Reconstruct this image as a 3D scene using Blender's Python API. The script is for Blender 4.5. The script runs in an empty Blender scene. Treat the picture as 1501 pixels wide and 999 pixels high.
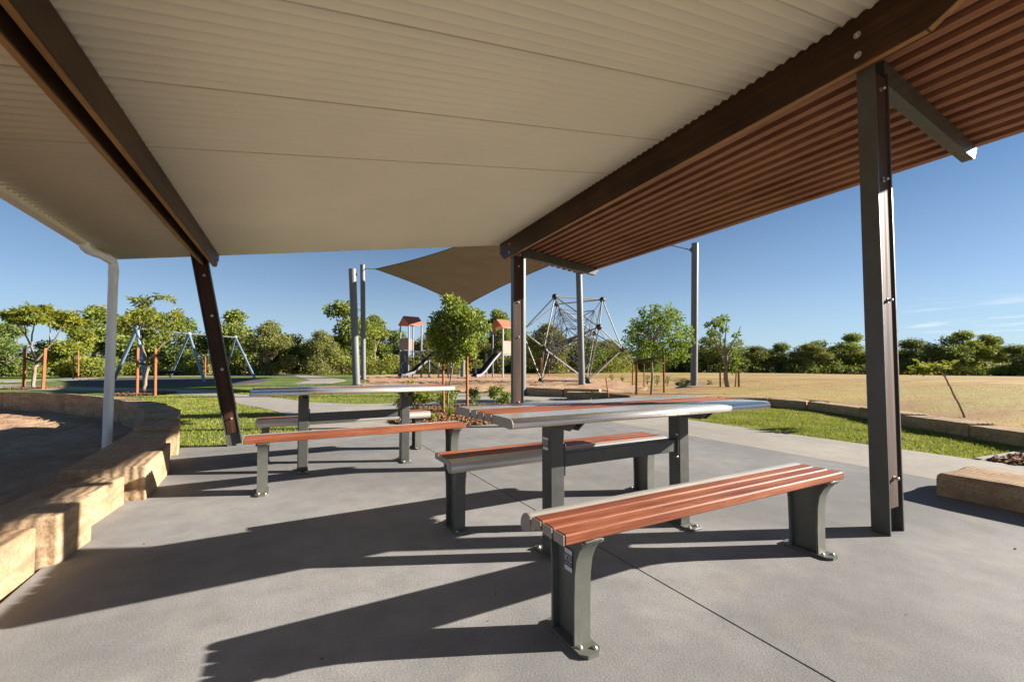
import bpy, bmesh, math, random
import numpy as np
from mathutils import Vector, Matrix, noise as mnoise

SC = bpy.context.scene
COL = SC.collection
R = math.radians

# ------------------------------------------------------------------ survey helper
# World: X across the shelter (towards the timber pergola), Y along its beams, Z up (metres).
F_PX, CX, CY, PITCH, CAM_H, YAW = 636.3, 750.5, 506.1, 0.0402, 1.0313, 0.4925
CAM = Vector((-3.2265, -1.2489, CAM_H))
def _ray(px, py):
    u = (px - CX) / F_PX; v = (CY - py) / F_PX
    cp, sp = math.cos(PITCH), math.sin(PITCH)
    r, f, z = u, cp - v * sp, sp + v * cp
    cy, sy = math.cos(YAW), math.sin(YAW)
    return Vector((r * cy + f * sy, -r * sy + f * cy, z)), f
def gp(px, py, z=0.0):
    d, f = _ray(px, py); return CAM + d * ((z - CAM.z) / d.z)
def at_d(px, py, D):
    d, f = _ray(px, py); return CAM + d * (D / f)
def depth_of(p):
    return (p[0] - CAM.x) * math.sin(YAW) + (p[1] - CAM.y) * math.cos(YAW)

# ------------------------------------------------------------------ mesh building
class MB:
    def __init__(s): s.v = []; s.f = []; s.sm = []; s.mi = []
    def add(s, vs, fs, smooth=False, mi=0, M=None):
        o = len(s.v)
        if M is not None: vs = [M @ Vector(p) for p in vs]
        s.v.extend(tuple(p) for p in vs)
        for f in fs:
            s.f.append(tuple(i + o for i in f)); s.sm.append(smooth); s.mi.append(mi)
        return s
    def box(s, x0, x1, y0, y1, z0, z1, c=0.004, M=None, mi=0):
        if x0 > x1: x0, x1 = x1, x0
        if y0 > y1: y0, y1 = y1, y0
        if z0 > z1: z0, z1 = z1, z0
        c = min(c, (x1-x0)*.4, (y1-y0)*.4, (z1-z0)*.4)
        bm = bmesh.new()
        bmesh.ops.create_cube(bm, size=1.0)
        for v in bm.verts:
            v.co = Vector((x0 + (v.co.x+.5)*(x1-x0), y0 + (v.co.y+.5)*(y1-y0), z0 + (v.co.z+.5)*(z1-z0)))
        if c > 0:
            bmesh.ops.bevel(bm, geom=bm.edges[:], offset=c, segments=1, affect='EDGES', profile=.5)
        bm.verts.index_update()
        s.add([v.co.copy() for v in bm.verts], [[v.index for v in f.verts] for f in bm.faces], False, mi, M)
        bm.free(); return s
    def prism(s, prof, axis, a0, a1, smooth=False, M=None, mi=0, cap=True):
        # prof: list of 2D points, extruded along axis; axis 'x': (y,z); 'y': (x,z); 'z': (x,y)
        n = len(prof)
        def P(p, a):
            return {'x': (a, p[0], p[1]), 'y': (p[0], a, p[1]), 'z': (p[0], p[1], a)}[axis]
        vs = [P(p, a0) for p in prof] + [P(p, a1) for p in prof]
        ar = sum(prof[i][0]*prof[(i+1) % n][1] - prof[(i+1) % n][0]*prof[i][1] for i in range(n))
        flip = (ar < 0) ^ (axis == 'y') ^ (a1 < a0)
        fs = []
        for i in range(n):
            j = (i+1) % n
            q = (i, j, n+j, n+i); fs.append(q[::-1] if flip else q)
        o = len(s.v); s.add(vs, fs, smooth, mi, M)
        if cap:
            a = tuple(o+i for i in range(n)); b = tuple(o+n+i for i in range(n))
            s.f += [a if flip else a[::-1], b[::-1] if flip else b]; s.sm += [False]*2; s.mi += [mi]*2
        return s
    def tube(s, pts, r, n=10, cap=True, M=None, smooth=True, mi=0):
        pts = [Vector(p) for p in pts]; m = len(pts)
        rs = r if isinstance(r, (list, tuple)) else [r]*m
        vs = []; up = None
        for i, p in enumerate(pts):
            t = (pts[min(i+1, m-1)] - pts[max(i-1, 0)])
            if t.length < 1e-9: t = Vector((0, 0, 1))
            t.normalize()
            if up is None:
                up = Vector((0, 0, 1)) if abs(t.z) < .9 else Vector((1, 0, 0))
            a = up - t*up.dot(t)
            if a.length < 1e-4: a = t.orthogonal()
            a.normalize(); up = a; b = t.cross(a)
            for k in range(n):
                th = 2*math.pi*k/n
                vs.append(p + (a*math.cos(th) + b*math.sin(th))*rs[i])
        fs = [(i*n+k, i*n+(k+1) % n, (i+1)*n+(k+1) % n, (i+1)*n+k) for i in range(m-1) for k in range(n)]
        o = len(s.v); s.add(vs, fs, smooth, mi, M)
        if cap:
            s.f += [tuple(o+k for k in range(n))[::-1], tuple(o+(m-1)*n+k for k in range(n))]
            s.sm += [False]*2; s.mi += [mi]*2
        return s
    def sphere(s, c, r, n=10, sz=1.0, M=None, mi=0):
        vs = []; fs = []; h = max(4, n//2+1)
        for i in range(h+1):
            ph = math.pi*i/h
            for k in range(n):
                th = 2*math.pi*k/n
                vs.append((c[0]+r*math.sin(ph)*math.cos(th), c[1]+r*math.sin(ph)*math.sin(th), c[2]+r*sz*math.cos(ph)))
        for i in range(h):
            for k in range(n):
                fs.append((i*n+k, (i+1)*n+k, (i+1)*n+(k+1) % n, i*n+(k+1) % n))
        return s.add(vs, fs, True, mi, M)
    def build(s, name, mats, parent=None):
        me = bpy.data.meshes.new(name)
        me.from_pydata(s.v, [], s.f)
        for m in (mats if isinstance(mats, (list, tuple)) else [mats]): me.materials.append(m)
        me.polygons.foreach_set('use_smooth', s.sm)
        me.polygons.foreach_set('material_index', s.mi)
        me.update()
        if any(s.sm): me.set_sharp_from_angle(angle=R(38))
        return link(name, me, parent)
def link(name, me, parent=None):
    o = bpy.data.objects.new(name, me); COL.objects.link(o)
    if parent: o.parent = parent
    return o
def tag(o, label=None, cat=None, group=None, kind=None):
    if label: o['label'] = label
    if cat: o['category'] = cat
    if group: o['group'] = group
    if kind: o['kind'] = kind
    return o
def thing(name, label, cat, loc=(0, 0, 0), rz=0, group=None):
    o = bpy.data.objects.new(name, None); COL.objects.link(o)
    o.empty_display_size = .1
    o.location = loc; o.rotation_euler = (0, 0, rz)
    return tag(o, label, cat, group)
def copy_tree(o, parent=None):
    c = o.copy(); COL.objects.link(c)
    if parent: c.parent = parent
    for ch in list(o.children): copy_tree(ch, c)
    return c
def mesh_np(name, v, f, mats, parent=None, smooth=False):
    v = np.asarray(v, np.float32); f = np.asarray(f, np.int32)
    k = f.shape[1]
    me = bpy.data.meshes.new(name)
    me.vertices.add(len(v)); me.vertices.foreach_set('co', v.ravel())
    me.loops.add(f.size); me.loops.foreach_set('vertex_index', f.ravel())
    me.polygons.add(len(f)); me.polygons.foreach_set('loop_start', np.arange(0, f.size, k, dtype=np.int32))
    if smooth: me.polygons.foreach_set('use_smooth', np.ones(len(f), bool))
    for m in (mats if isinstance(mats, (list, tuple)) else [mats]): me.materials.append(m)
    me.update(calc_edges=True); me.validate()
    return link(name, me, parent)

# ------------------------------------------------------------------ materials
def nt_new(name):
    m = bpy.data.materials.new(name); m.use_nodes = True
    nt = m.node_tree; nt.nodes.clear()
    out = nt.nodes.new('ShaderNodeOutputMaterial'); b = nt.nodes.new('ShaderNodeBsdfPrincipled')
    nt.links.new(b.outputs[0], out.inputs[0])
    return m, nt, b, out
def N(nt, t, **kw):
    n = nt.nodes.new(t)
    for k, v in kw.items():
        if k in n.inputs: n.inputs[k].default_value = v
        else: setattr(n, k, v)
    return n
def coords(nt, scale=(1, 1, 1), world=False):
    tc = nt.nodes.new('ShaderNodeTexCoord'); mp = nt.nodes.new('ShaderNodeMapping')
    if world:
        ge = nt.nodes.new('ShaderNodeNewGeometry'); nt.links.new(ge.outputs['Position'], mp.inputs[0])
    else:
        nt.links.new(tc.outputs['Object'], mp.inputs[0])
    mp.inputs['Scale'].default_value = scale
    return mp.outputs[0]
def noise(nt, vec, scale, detail=4, rough=.55, dist=0):
    n = nt.nodes.new('ShaderNodeTexNoise'); n.inputs['Scale'].default_value = scale
    n.inputs['Detail'].default_value = detail; n.inputs['Roughness'].default_value = rough
    n.inputs['Distortion'].default_value = dist
    nt.links.new(vec, n.inputs['Vector']); return n.outputs['Fac']
def ramp(nt, fac, stops):
    r = nt.nodes.new('ShaderNodeValToRGB'); e = r.color_ramp.elements
    while len(e) < len(stops): e.new(.5)
    for i, (p, c) in enumerate(stops):
        e[i].position = p; e[i].color = (c[0], c[1], c[2], 1) if not isinstance(c, float) else (c, c, c, 1)
    nt.links.new(fac, r.inputs[0]); return r.outputs[0]
def mix(nt, fac, a, b, mode='MIX'):
    m = nt.nodes.new('ShaderNodeMix'); m.data_type = 'RGBA'; m.blend_type = mode
    for sock, val in ((m.inputs[0], fac), (m.inputs[6], a), (m.inputs[7], b)):
        if hasattr(val, 'is_output'): nt.links.new(val, sock)
        elif isinstance(val, (int, float)): sock.default_value = val
        else: sock.default_value = (*val, 1)
    return m.outputs[2]
def bump(nt, b, h, strength=.3, dist=.01):
    n = nt.nodes.new('ShaderNodeBump'); n.inputs['Strength'].default_value = strength
    n.inputs['Distance'].default_value = dist
    nt.links.new(h, n.inputs['Height']); nt.links.new(n.outputs[0], b.inputs['Normal'])
    return n
def rough_var(nt, b, fac, lo, hi):
    mr = nt.nodes.new('ShaderNodeMapRange'); mr.inputs['To Min'].default_value = lo; mr.inputs['To Max'].default_value = hi
    mr.inputs['From Min'].default_value = .3; mr.inputs['From Max'].default_value = .7
    nt.links.new(fac, mr.inputs[0]); nt.links.new(mr.outputs[0], b.inputs['Roughness'])

def m_paint(name, col, rough=.45, metal=0.0, var=.12, scale=4.0, grime=None, bs=.05, rs=6):
    m, nt, b, _ = nt_new(name)
    v = coords(nt)
    n1 = noise(nt, v, scale, 5)
    lo = [c*(1-var) for c in col]; hi = [min(1, c*(1+var)) for c in col]
    c = ramp(nt, n1, [(.3, lo), (.7, hi)])
    if grime:
        n2 = noise(nt, coords(nt, (6, 6, 1.2)), 3, 6, .65)
        c = mix(nt, ramp(nt, n2, [(.55, 0.0), (.78, .5)]), c, grime)
    nt.links.new(c, b.inputs['Base Color']); b.inputs['Metallic'].default_value = metal
    n3 = noise(nt, v, scale*rs, 3); rough_var(nt, b, n3, rough*(.8 if rs > 1 else .93), min(1, rough*(1.25 if rs > 1 else 1.08)))
    if bs: bump(nt, b, noise(nt, v, 90, 2), bs, .002)
    return m
def m_wood(name, dark, mid, light, axis, rough=.5, grain=1.0, worn=None, spec=.25):
    m, nt, b, _ = nt_new(name)
    st = {'x': (.7, 16, 16), 'y': (16, .7, 16), 'z': (16, 16, .7)}[axis]
    st2 = {'x': (2.5, 60, 60), 'y': (60, 2.5, 60), 'z': (60, 60, 2.5)}[axis]
    v = coords(nt, st)
    n1 = noise(nt, v, 1.6*grain, 6, .6, .8)
    n2 = noise(nt, coords(nt, st2), 1.5*grain, 4, .6)
    c = ramp(nt, n1, [(.36, dark), (.5, mid), (.64, light)])
    c = mix(nt, ramp(nt, n2, [(.38, .5), (.56, 0.0)]), c, dark)
    n9 = noise(nt, coords(nt, tuple({.7: 5., 16: 55.}[q_] for q_ in st)), 1.3, 5, .7)
    c = mix(nt, ramp(nt, n9, [(.53, 0.0), (.62, .6)]), c, [q_*.6 for q_ in dark])
    n4 = noise(nt, coords(nt), 1.3, 2)
    c = mix(nt, .35, c, ramp(nt, n4, [(.35, dark), (.65, light)]))
    if worn:
        n5 = noise(nt, coords(nt, st), .8, 5, .7)
        c = mix(nt, ramp(nt, n5, [(.5, 0.0), (.72, .7)]), c, worn)
    nt.links.new(c, b.inputs['Base Color'])
    b.inputs['Specular IOR Level'].default_value = spec
    rough_var(nt, b, n1, rough*.8, min(1, rough*1.3)); bump(nt, b, n2, .18, .003)
    return m
def m_ground(name, cols, big=.6, midS=7., fine=150., rough=.9, bs=.4, bd=.006, speck=None, bfreq=70., dust=None):
    m, nt, b, _ = nt_new(name)
    v = coords(nt, world=True)
    a = noise(nt, v, big, 6, .6, .4); c = ramp(nt, a, [(.30, cols[0]), (.5, cols[1]), (.72, cols[2])])
    n2 = noise(nt, v, midS, 6, .65)
    c = mix(nt, ramp(nt, n2, [(.3, .45), (.62, 0.0)]), c, [x*.72 for x in cols[0]])
    n3 = noise(nt, v, fine, 3, .7)
    c = mix(nt, ramp(nt, n3, [(.38, .4), (.5, 0.0)]), c, [x*.55 for x in cols[0]])
    if speck:
        n4 = noise(nt, v, fine*.8, 2, .8)
        c = mix(nt, ramp(nt, n4, [(.60, 0.0), (.70, .6)]), c, speck)
    if dust:
        n7 = noise(nt, v, 1.7, 7, .72, .5)
        c = mix(nt, ramp(nt, n7, [(.55, 0.0), (.70, .45)]), c, dust)
        n8 = noise(nt, v, .35, 4, .6)
        c = mix(nt, ramp(nt, n8, [(.40, .45), (.58, 0.0)]), c, [x*.62 for x in cols[0]])
    nt.links.new(c, b.inputs['Base Color']); b.inputs['Roughness'].default_value = rough
    b.inputs['Specular IOR Level'].default_value = .25
    n5 = noise(nt, v, bfreq, 5, .7); bump(nt, b, n5, bs, bd)
    return m
def m_leaf(name, cols, trans=.35, scale=1.4, rough=.5):
    m = bpy.data.materials.new(name); m.use_nodes = True; nt = m.node_tree; nt.nodes.clear()
    out = nt.nodes.new('ShaderNodeOutputMaterial'); b = nt.nodes.new('ShaderNodeBsdfPrincipled')
    tr = nt.nodes.new('ShaderNodeBsdfTranslucent'); ms = nt.nodes.new('ShaderNodeMixShader')
    v = coords(nt)
    n1 = noise(nt, v, scale, 3, .6); c = ramp(nt, n1, [(.32, cols[0]), (.5, cols[1]), (.68, cols[2])])
    n2 = noise(nt, v, scale*14, 2, .6); c = mix(nt, ramp(nt, n2, [(.4, 0.0), (.68, .55)]), c, cols[2])
    n3 = noise(nt, v, scale*9, 2, .6); c = mix(nt, ramp(nt, n3, [(.42, .5), (.56, 0.0)]), c, cols[0])
    nt.links.new(c, b.inputs['Base Color']); b.inputs['Roughness'].default_value = .65; b.inputs['Specular IOR Level'].default_value = .2
    nt.links.new(mix(nt, .5, c, (.30, .32, .03)), tr.inputs[0])
    ms.inputs[0].default_value = trans
    nt.links.new(b.outputs[0], ms.inputs[1]); nt.links.new(tr.outputs[0], ms.inputs[2]); nt.links.new(ms.outputs[0], out.inputs[0])
    return m

M = {}
M['slab'] = m_ground('concrete_slab', [(.180, .178, .180), (.264, .259, .257), (.334, .325, .316)], .55, 5., 160., .85, .5, .004, (.42, .38, .33), 110., (.36, .31, .25))
M['path'] = m_ground('concrete_path', [(.28, .255, .22), (.34, .312, .27), (.39, .362, .315)], .45, 4., 160., .88, .35, .004, (.5, .46, .4), 110.)
M['joint'] = m_paint('joint_filler', (.03, .028, .026), .9)
M['sandstone'] = None
M['sand'] = m_ground('sand', [(.35, .20, .115), (.46, .285, .17), (.56, .375, .24)], .9, 5., 60., .95, .9, .03, (.55, .40, .27), 14.)
M['soil'] = m_ground('field_soil', [(.30, .195, .06), (.395, .258, .088), (.47, .32, .115)], .13, .9, 30., .95, .35, .02, (.40, .32, .13), 40.)
def field_patches():
    m = M['soil']; nt = m.node_tree; b = [n for n in nt.nodes if n.type == 'BSDF_PRINCIPLED'][0]
    src = b.inputs['Base Color'].links[0].from_socket
    mp = nt.nodes.new('ShaderNodeMapping'); ge = nt.nodes.new('ShaderNodeNewGeometry'); nt.links.new(ge.outputs['Position'], mp.inputs[0])
    mp.inputs['Rotation'].default_value = (0, 0, YAW); mp.inputs['Scale'].default_value = (.035, .16, 1)
    a = noise(nt, mp.outputs[0], 1.6, 6, .62, .4); c = mix(nt, ramp(nt, a, [(.46, 0.0), (.58, .6)]), src, (.22, .20, .055))
    mp2 = nt.nodes.new('ShaderNodeMapping'); nt.links.new(ge.outputs['Position'], mp2.inputs[0]); mp2.inputs['Location'].default_value = (7, 3, 0); mp2.inputs['Rotation'].default_value = (0, 0, YAW); mp2.inputs['Scale'].default_value = (.05, .3, 1)
    a2 = noise(nt, mp2.outputs[0], 1.7, 7, .68, .3); c = mix(nt, ramp(nt, a2, [(.48, 0.0), (.60, .75)]), c, (.22, .115, .05))
    nt.links.new(c, b.inputs['Base Color'])
field_patches()
M['turf'] = m_ground('turf_soil', [(.08, .12, .022), (.13, .185, .034), (.24, .23, .07)], .7, 6., 60., .95, .8, .02, (.22, .21, .07), 40.)
M['rubber'] = m_ground('softfall_rubber', [(.075, .068, .066), (.10, .09, .085), (.13, .115, .105)], .4, 6., 90., .9, .3, .004)
M['mulch_base'] = m_ground('mulch_soil', [(.07, .04, .025), (.12, .07, .04), (.18, .11, .06)], 2., 14., 60., .95, .8, .02)

def m_sandstone():
    m, nt, b, _ = nt_new('sandstone')
    oi = nt.nodes.new('ShaderNodeObjectInfo'); v = coords(nt, world=True)
    add = nt.nodes.new('ShaderNodeVectorMath'); add.operation = 'ADD'
    sc = nt.nodes.new('ShaderNodeVectorMath'); sc.operation = 'SCALE'; sc.inputs['Scale'].default_value = 30
    cb = nt.nodes.new('ShaderNodeCombineXYZ')
    for i in range(3): nt.links.new(oi.outputs['Random'], cb.inputs[i])
    nt.links.new(cb.outputs[0], sc.inputs[0]); nt.links.new(v, add.inputs[0]); nt.links.new(sc.outputs[0], add.inputs[1]); v = add.outputs[0]
    mp = nt.nodes.new('ShaderNodeMapping'); mp.inputs['Scale'].default_value = (1, 1, 5); nt.links.new(v, mp.inputs[0])
    a = noise(nt, mp.outputs[0], 2.2, 6, .6, .6)
    c = ramp(nt, a, [(.34, (.27, .18, .105)), (.5, (.40, .275, .165)), (.66, (.50, .37, .235))])
    n2 = noise(nt, v, 18, 6, .7); c = mix(nt, ramp(nt, n2, [(.38, .5), (.52, 0.0)]), c, (.20, .125, .075))
    n8 = noise(nt, v, 70, 4, .75); c = mix(nt, ramp(nt, n8, [(.40, .45), (.50, 0.0)]), c, (.16, .105, .065))
    n6 = noise(nt, v, 1.1, 4, .6); c = mix(nt, ramp(nt, n6, [(.56, 0.0), (.72, .5)]), c, (.26, .12, .06))
    wv = nt.nodes.new('ShaderNodeTexWave'); wv.inputs['Scale'].default_value = 5; wv.inputs['Distortion'].default_value = 4; wv.inputs['Detail'].default_value = 3
    nt.links.new(v, wv.inputs['Vector'])
    c = mix(nt, .12, c, ramp(nt, wv.outputs['Fac'], [(0., (.24, .16, .09)), (1., (.46, .34, .21))]))
    nt.links.new(c, b.inputs['Base Color']); b.inputs['Roughness'].default_value = .92; b.inputs['Specular IOR Level'].default_value = .2
    mm = mix(nt, .5, noise(nt, v, 45, 5, .7), wv.outputs['Color'])
    bump(nt, b, mm, .8, .010)
    return m
M['sandstone'] = m_sandstone()
M['steel'] = m_paint('grey_green_steel', (.066, .067, .062), .42, 0.1, .12, 5, (.12, .11, .09))
M['steel_pale'] = m_paint('dusty_grey_green_casting', (.115, .118, .10), .5, 0.1, .15, 6, (.2, .18, .13), .15)
M['bolt'] = m_paint('zinc_bolt', (.55, .53, .50), .32, .9, .1, 20)
M['alu'] = m_paint('anodised_aluminium', (.66, .62, .56), .38, .65, .05, 3, None, 0, .5)
M['alu_top'] = m_paint('brushed_table_aluminium', (.72, .70, .67), .27, .7, .05, 3, None, 0, .5)
M['endcap'] = m_paint('grey_end_cap', (.29, .265, .24), .5, .2, .1, 9)
M['plank'] = m_wood('orange_timber_plank', (.115, .030, .014), (.265, .080, .038), (.38, .135, .068), 'x', .42, 1.3)
M['beam'] = m_wood('dark_stained_beam', (.018, .007, .0022), (.042, .018, .006), (.085, .040, .014), 'y', .45, .8)
M['beam_lit'] = m_wood('lit_beam_underside', (.19, .095, .033), (.32, .165, .058), (.44, .24, .088), 'y', .5, .8)  # paler copy of the beam timber, paints the lit underside
M['post_wood'] = m_wood('weathered_post_timber', (.028, .013, .009), (.055, .026, .017), (.085, .045, .032), 'z', .7, .8, (.10, .07, .058))
M['post_wood_dark'] = m_wood('dark_post_timber', (.022, .009, .005), (.048, .019, .011), (.08, .034, .019), 'z', .5, .8)
M['slat'] = m_wood('red_brown_slat', (.17, .070, .036), (.29, .125, .068), (.38, .18, .105), 'y', .55, .9)
M['roof_lap'] = m_paint('darker_sheet_lap', (.48, .435, .34), .6, 0, .1, 3, None, 0)  # lap strips toned darker than the sheet so each seam reads
M['roof'] = m_paint('cream_roof_sheet', (.73, .68, .55), .42, 0, .05, .9, None, 0)
M['lining'] = m_paint('dark_brown_lining', (.022, .012, .008), .6, 0, .1, 3, None, 0)
M['pipe'] = m_paint('cream_plastic_pipe', (.78, .80, .80), .38, 0, .05, 2, (.35, .33, .28), 0)
M['shadepost'] = m_paint('grey_painted_post', (.135, .142, .145), .45, .1, .08, 3)
M['swingblue'] = m_paint('blue_grey_swing_steel', (.19, .27, .37), .4, .1, .08, 3)
M['playgrey'] = m_paint('pale_grey_play_post', (.25, .26, .29), .4, .1, .08, 3)
M['terracotta'] = m_paint('terracotta_play_panel', (.33, .125, .07), .5, 0, .12, 3)
M['pinkpanel'] = m_paint('pale_terracotta_panel', (.36, .185, .13), .5, 0, .1, 3)
M['navy'] = m_paint('dark_navy_panel', (.028, .034, .048), .4, 0, .15, 4)
M['slide'] = m_paint('grey_slide_side', (.22, .22, .235), .4, 0, .08, 3)
M['rope'] = m_paint('grey_rope', (.075, .075, .075), .8, 0, .1, 10)
M['domesteel'] = m_paint('galvanised_climbing_tube', (.26, .255, .24), .45, .4, .08, 4)
M['black'] = m_paint('black_rubber', (.018, .018, .02), .5, 0, .2, 6)
M['white'] = m_paint('silver_grey_print', (.60, .60, .62), .4, 0, .05, 6)
M['stake'] = m_wood('orange_hardwood_stake', (.19, .055, .018), (.33, .108, .034), (.43, .17, .058), 'z', .7, .5)
M['bark'] = m_wood('pale_bark', (.16, .11, .08), (.27, .20, .15), (.36, .28, .22), 'z', .85, .4)
M['bark_dark'] = m_wood('dark_bark', (.07, .055, .04), (.13, .105, .08), (.22, .18, .14), 'z', .9, .4)
M['leaf_garden'] = m_leaf('leaf_garden', [(.07, .14, .02), (.18, .26, .04), (.42, .42, .08)], .35, 2.0)
M['leaf_bright'] = m_leaf('leaf_bright', [(.05, .11, .015), (.115, .22, .026), (.20, .30, .045)], .35, 1.2)
M['leaf_yellow'] = m_leaf('leaf_yellow', [(.06, .11, .016), (.17, .20, .024), (.38, .32, .025)], .4, .8)
M['leaf_olive'] = m_leaf('leaf_olive', [(.08, .095, .028), (.19, .20, .06), (.33, .31, .11)], .3, .45)
M['leaf_dark'] = m_leaf('leaf_dark', [(.06, .10, .026), (.135, .195, .05), (.28, .31, .085)], .28, .45)
M['leaf_gum'] = m_leaf('leaf_gum', [(.085, .125, .025), (.20, .255, .05), (.38, .39, .09)], .32, .5)
M['leaf_bush'] = m_leaf('leaf_bush', [(.08, .12, .02), (.22, .265, .042), (.42, .38, .075)], .35, .7)
M['blade'] = m_leaf('lawn_blade', [(.12, .175, .022), (.245, .285, .042), (.46, .40, .13)], .35, 1.6)
M['blade_dry'] = m_leaf('dry_grass_blade', [(.33, .215, .075), (.46, .305, .115), (.54, .385, .15)], .25, .5)
M['chip'] = m_ground('mulch_chip', [(.10, .05, .025), (.22, .115, .055), (.34, .20, .11)], 22., 30., 80., .9, .3, .004)
M['hill'] = m_ground('far_hill', [(.04, .06, .03), (.06, .08, .04), (.08, .10, .05)], .01, .05, 1., .95, .3, 1.)
def m_sail():
    m = bpy.data.materials.new('brown_shade_cloth'); m.use_nodes = True; nt = m.node_tree; nt.nodes.clear()
    out = nt.nodes.new('ShaderNodeOutputMaterial'); b = nt.nodes.new('ShaderNodeBsdfPrincipled')
    tr = nt.nodes.new('ShaderNodeBsdfTranslucent'); ms = nt.nodes.new('ShaderNodeMixShader')
    v = coords(nt); n1 = noise(nt, v, .8, 4); c = ramp(nt, n1, [(.3, (.195, .185, .16)), (.7, (.245, .232, .205))])
    nt.links.new(c, b.inputs['Base Color']); b.inputs['Roughness'].default_value = .8
    tr.inputs[0].default_value = (.19, .18, .16, 1); ms.inputs[0].default_value = .2
    nt.links.new(b.outputs[0], ms.inputs[1]); nt.links.new(tr.outputs[0], ms.inputs[2]); nt.links.new(ms.outputs[0], out.inputs[0])
    return m
M['sail'] = m_sail()

# ------------------------------------------------------------------ camera, sun, sky
cam = bpy.data.cameras.new('camera'); co = bpy.data.objects.new('camera', cam); COL.objects.link(co)
co.location = CAM; co.rotation_euler = (math.pi/2 + PITCH, 0, -YAW)
cam.sensor_width = 36; cam.lens = 36*F_PX/1501; cam.shift_y = (CY-499.5)/1501
cam.clip_start = .05; cam.clip_end = 6000
SC.camera = co
SUN_EL = R(21.0)
S = Vector((.912*math.cos(SUN_EL), -.409*math.cos(SUN_EL), math.sin(SUN_EL))).normalized()
sl = bpy.data.lights.new('sun', 'SUN'); so = bpy.data.objects.new('sun', sl); COL.objects.link(so)
sl.energy = 5.0; sl.angle = R(.5); sl.color = (1.0, .925, .815)
so.rotation_euler = S.to_track_quat('Z', 'Y').to_euler(); so.location = (20, -10, 12)
w = bpy.data.worlds.new('World'); SC.world = w; w.use_nodes = True
nt = w.node_tree; nt.nodes.clear()
wo = nt.nodes.new('ShaderNodeOutputWorld'); bg = nt.nodes.new('ShaderNodeBackground')
sky = nt.nodes.new('ShaderNodeTexSky'); sky.sky_type = 'NISHITA'; sky.sun_disc = False
sky.sun_elevation = SUN_EL; sky.sun_rotation = math.atan2(S.x, S.y)
sky.air_density = .55; sky.dust_density = .2; sky.ozone_density = 1.5; sky.altitude = 300
bg.inputs[1].default_value = .056
# thin low cloud streaks in the sky dome
tc = nt.nodes.new('ShaderNodeTexCoord')
sx = nt.nodes.new('ShaderNodeSeparateXYZ'); nt.links.new(tc.outputs['Generated'], sx.inputs[0])
mp = nt.nodes.new('ShaderNodeMapping'); mp.inputs['Scale'].default_value = (7, 7, 95); nt.links.new(tc.outputs['Generated'], mp.inputs[0])
cn = noise(nt, mp.outputs[0], 1.0, 7, .6, .3)
cm = ramp(nt, cn, [(.54, 0.0), (.70, .6)])
zb = ramp(nt, sx.outputs[2], [(.035, 0.0), (.060, 1.0), (.085, .5), (.12, 0.0)])
dx = nt.nodes.new('ShaderNodeVectorMath'); dx.operation = 'DOT_PRODUCT'; nt.links.new(tc.outputs['Generated'], dx.inputs[0])
cd, _ = _ray(1470, 470); cd.normalize(); dx.inputs[1].default_value = cd
db = ramp(nt, dx.outputs['Value'], [(.985, 0.0), (.997, 1.0)])
f1 = mix(nt, 1.0, cm, zb, 'MULTIPLY'); f2 = mix(nt, 1.0, f1, db, 'MULTIPLY')
hz = ramp(nt, sx.outputs[2], [(.0, .80), (.06, .62), (.16, .28), (.34, 0.0)])
skc = mix(nt, hz, mix(nt, 1.0, sky.outputs[0], (.585, .73, .77), 'MULTIPLY'), (3.05, 3.75, 4.35))
nt.links.new(mix(nt, f2, skc, (6.6, 6.6, 6.5)), bg.inputs[0])
nt.links.new(bg.outputs[0], wo.inputs[0])
SC.view_settings.view_transform = 'Standard'; SC.view_settings.look = 'None'
SC.view_settings.exposure = 1.6; SC.view_settings.gamma = 1
SC.cycles.max_bounces = 8; SC.cycles.use_denoising = True
SC.cycles.sample_clamp_indirect = 6

# ------------------------------------------------------------------ terrain
KERB = [(4.15, -1.6), (4.45, -.4), (4.72, .42), (5.22, 1.1), (5.75, 2.0), (6.55, 2.95), (7.15, 4.2), (6.95, 4.95), (6.15, 5.6), (5.35, 6.15), (4.45, 6.9)]
FIELD = [(4.3, -60)] + [(x+.18, y-.02) for x, y in KERB[:7]] + [(7.3, 5.0), (6.4, 5.8), (5.6, 6.35), (4.6, 7.1), (4.6, 8.6), (8.3, 8.9), (9.2, 9.4), (14, 13.), (60, 60), (200, -60)]
PIT_IN = [(-4.66, -3), (-4.64, 1.6), (-4.62, 3.), (-4.58, 4.4), (-4.68, 5.57), (-4.93, 6.59), (-5.40, 8.05), (-6.14, 9.55), (-7.1, 11.), (-8.0, 12.1), (-9.3, 13.2), (-11., 14.1), (-13.5, 14.8), (-17, 15.2), (-22, 14.5), (-24, 5), (-22, -3)]
def inpoly(x, y, P):
    x = np.asarray(x); y = np.asarray(y); r = np.zeros(x.shape, bool); n = len(P)
    for i in range(n):
        x0, y0 = P[i]; x1, y1 = P[(i+1) % n]
        c = ((y0 > y) != (y1 > y)) & (x < (x1-x0)*(y-y0)/((y1-y0) if abs(y1-y0) > 1e-9 else 1e-9) + x0)
        r ^= c
    return r
def terr(x, y):
    x = np.asarray(x, float); y = np.asarray(y, float)
    d = np.hypot(x-CAM.x, y-CAM.y)
    z = np.full(x.shape, -.055)
    t = np.clip((d-42)/70, 0, 1); z = z - 1.0*t*t*(3-2*t)
    fl = inpoly(x, y, FIELD)
    rise = .22*np.clip(1-(d-12)/45, 0, 1) + .05*np.sin(x*.21+1)*np.sin(y*.17)*np.clip((d-14)/20, 0, 1) + .12*np.exp(-((x-16)**2+(y-9)**2)/60)
    z = np.where(fl, z+rise, z)
    z = np.where(inpoly(x, y, PIT_IN), -.5, z)
    return z
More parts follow.
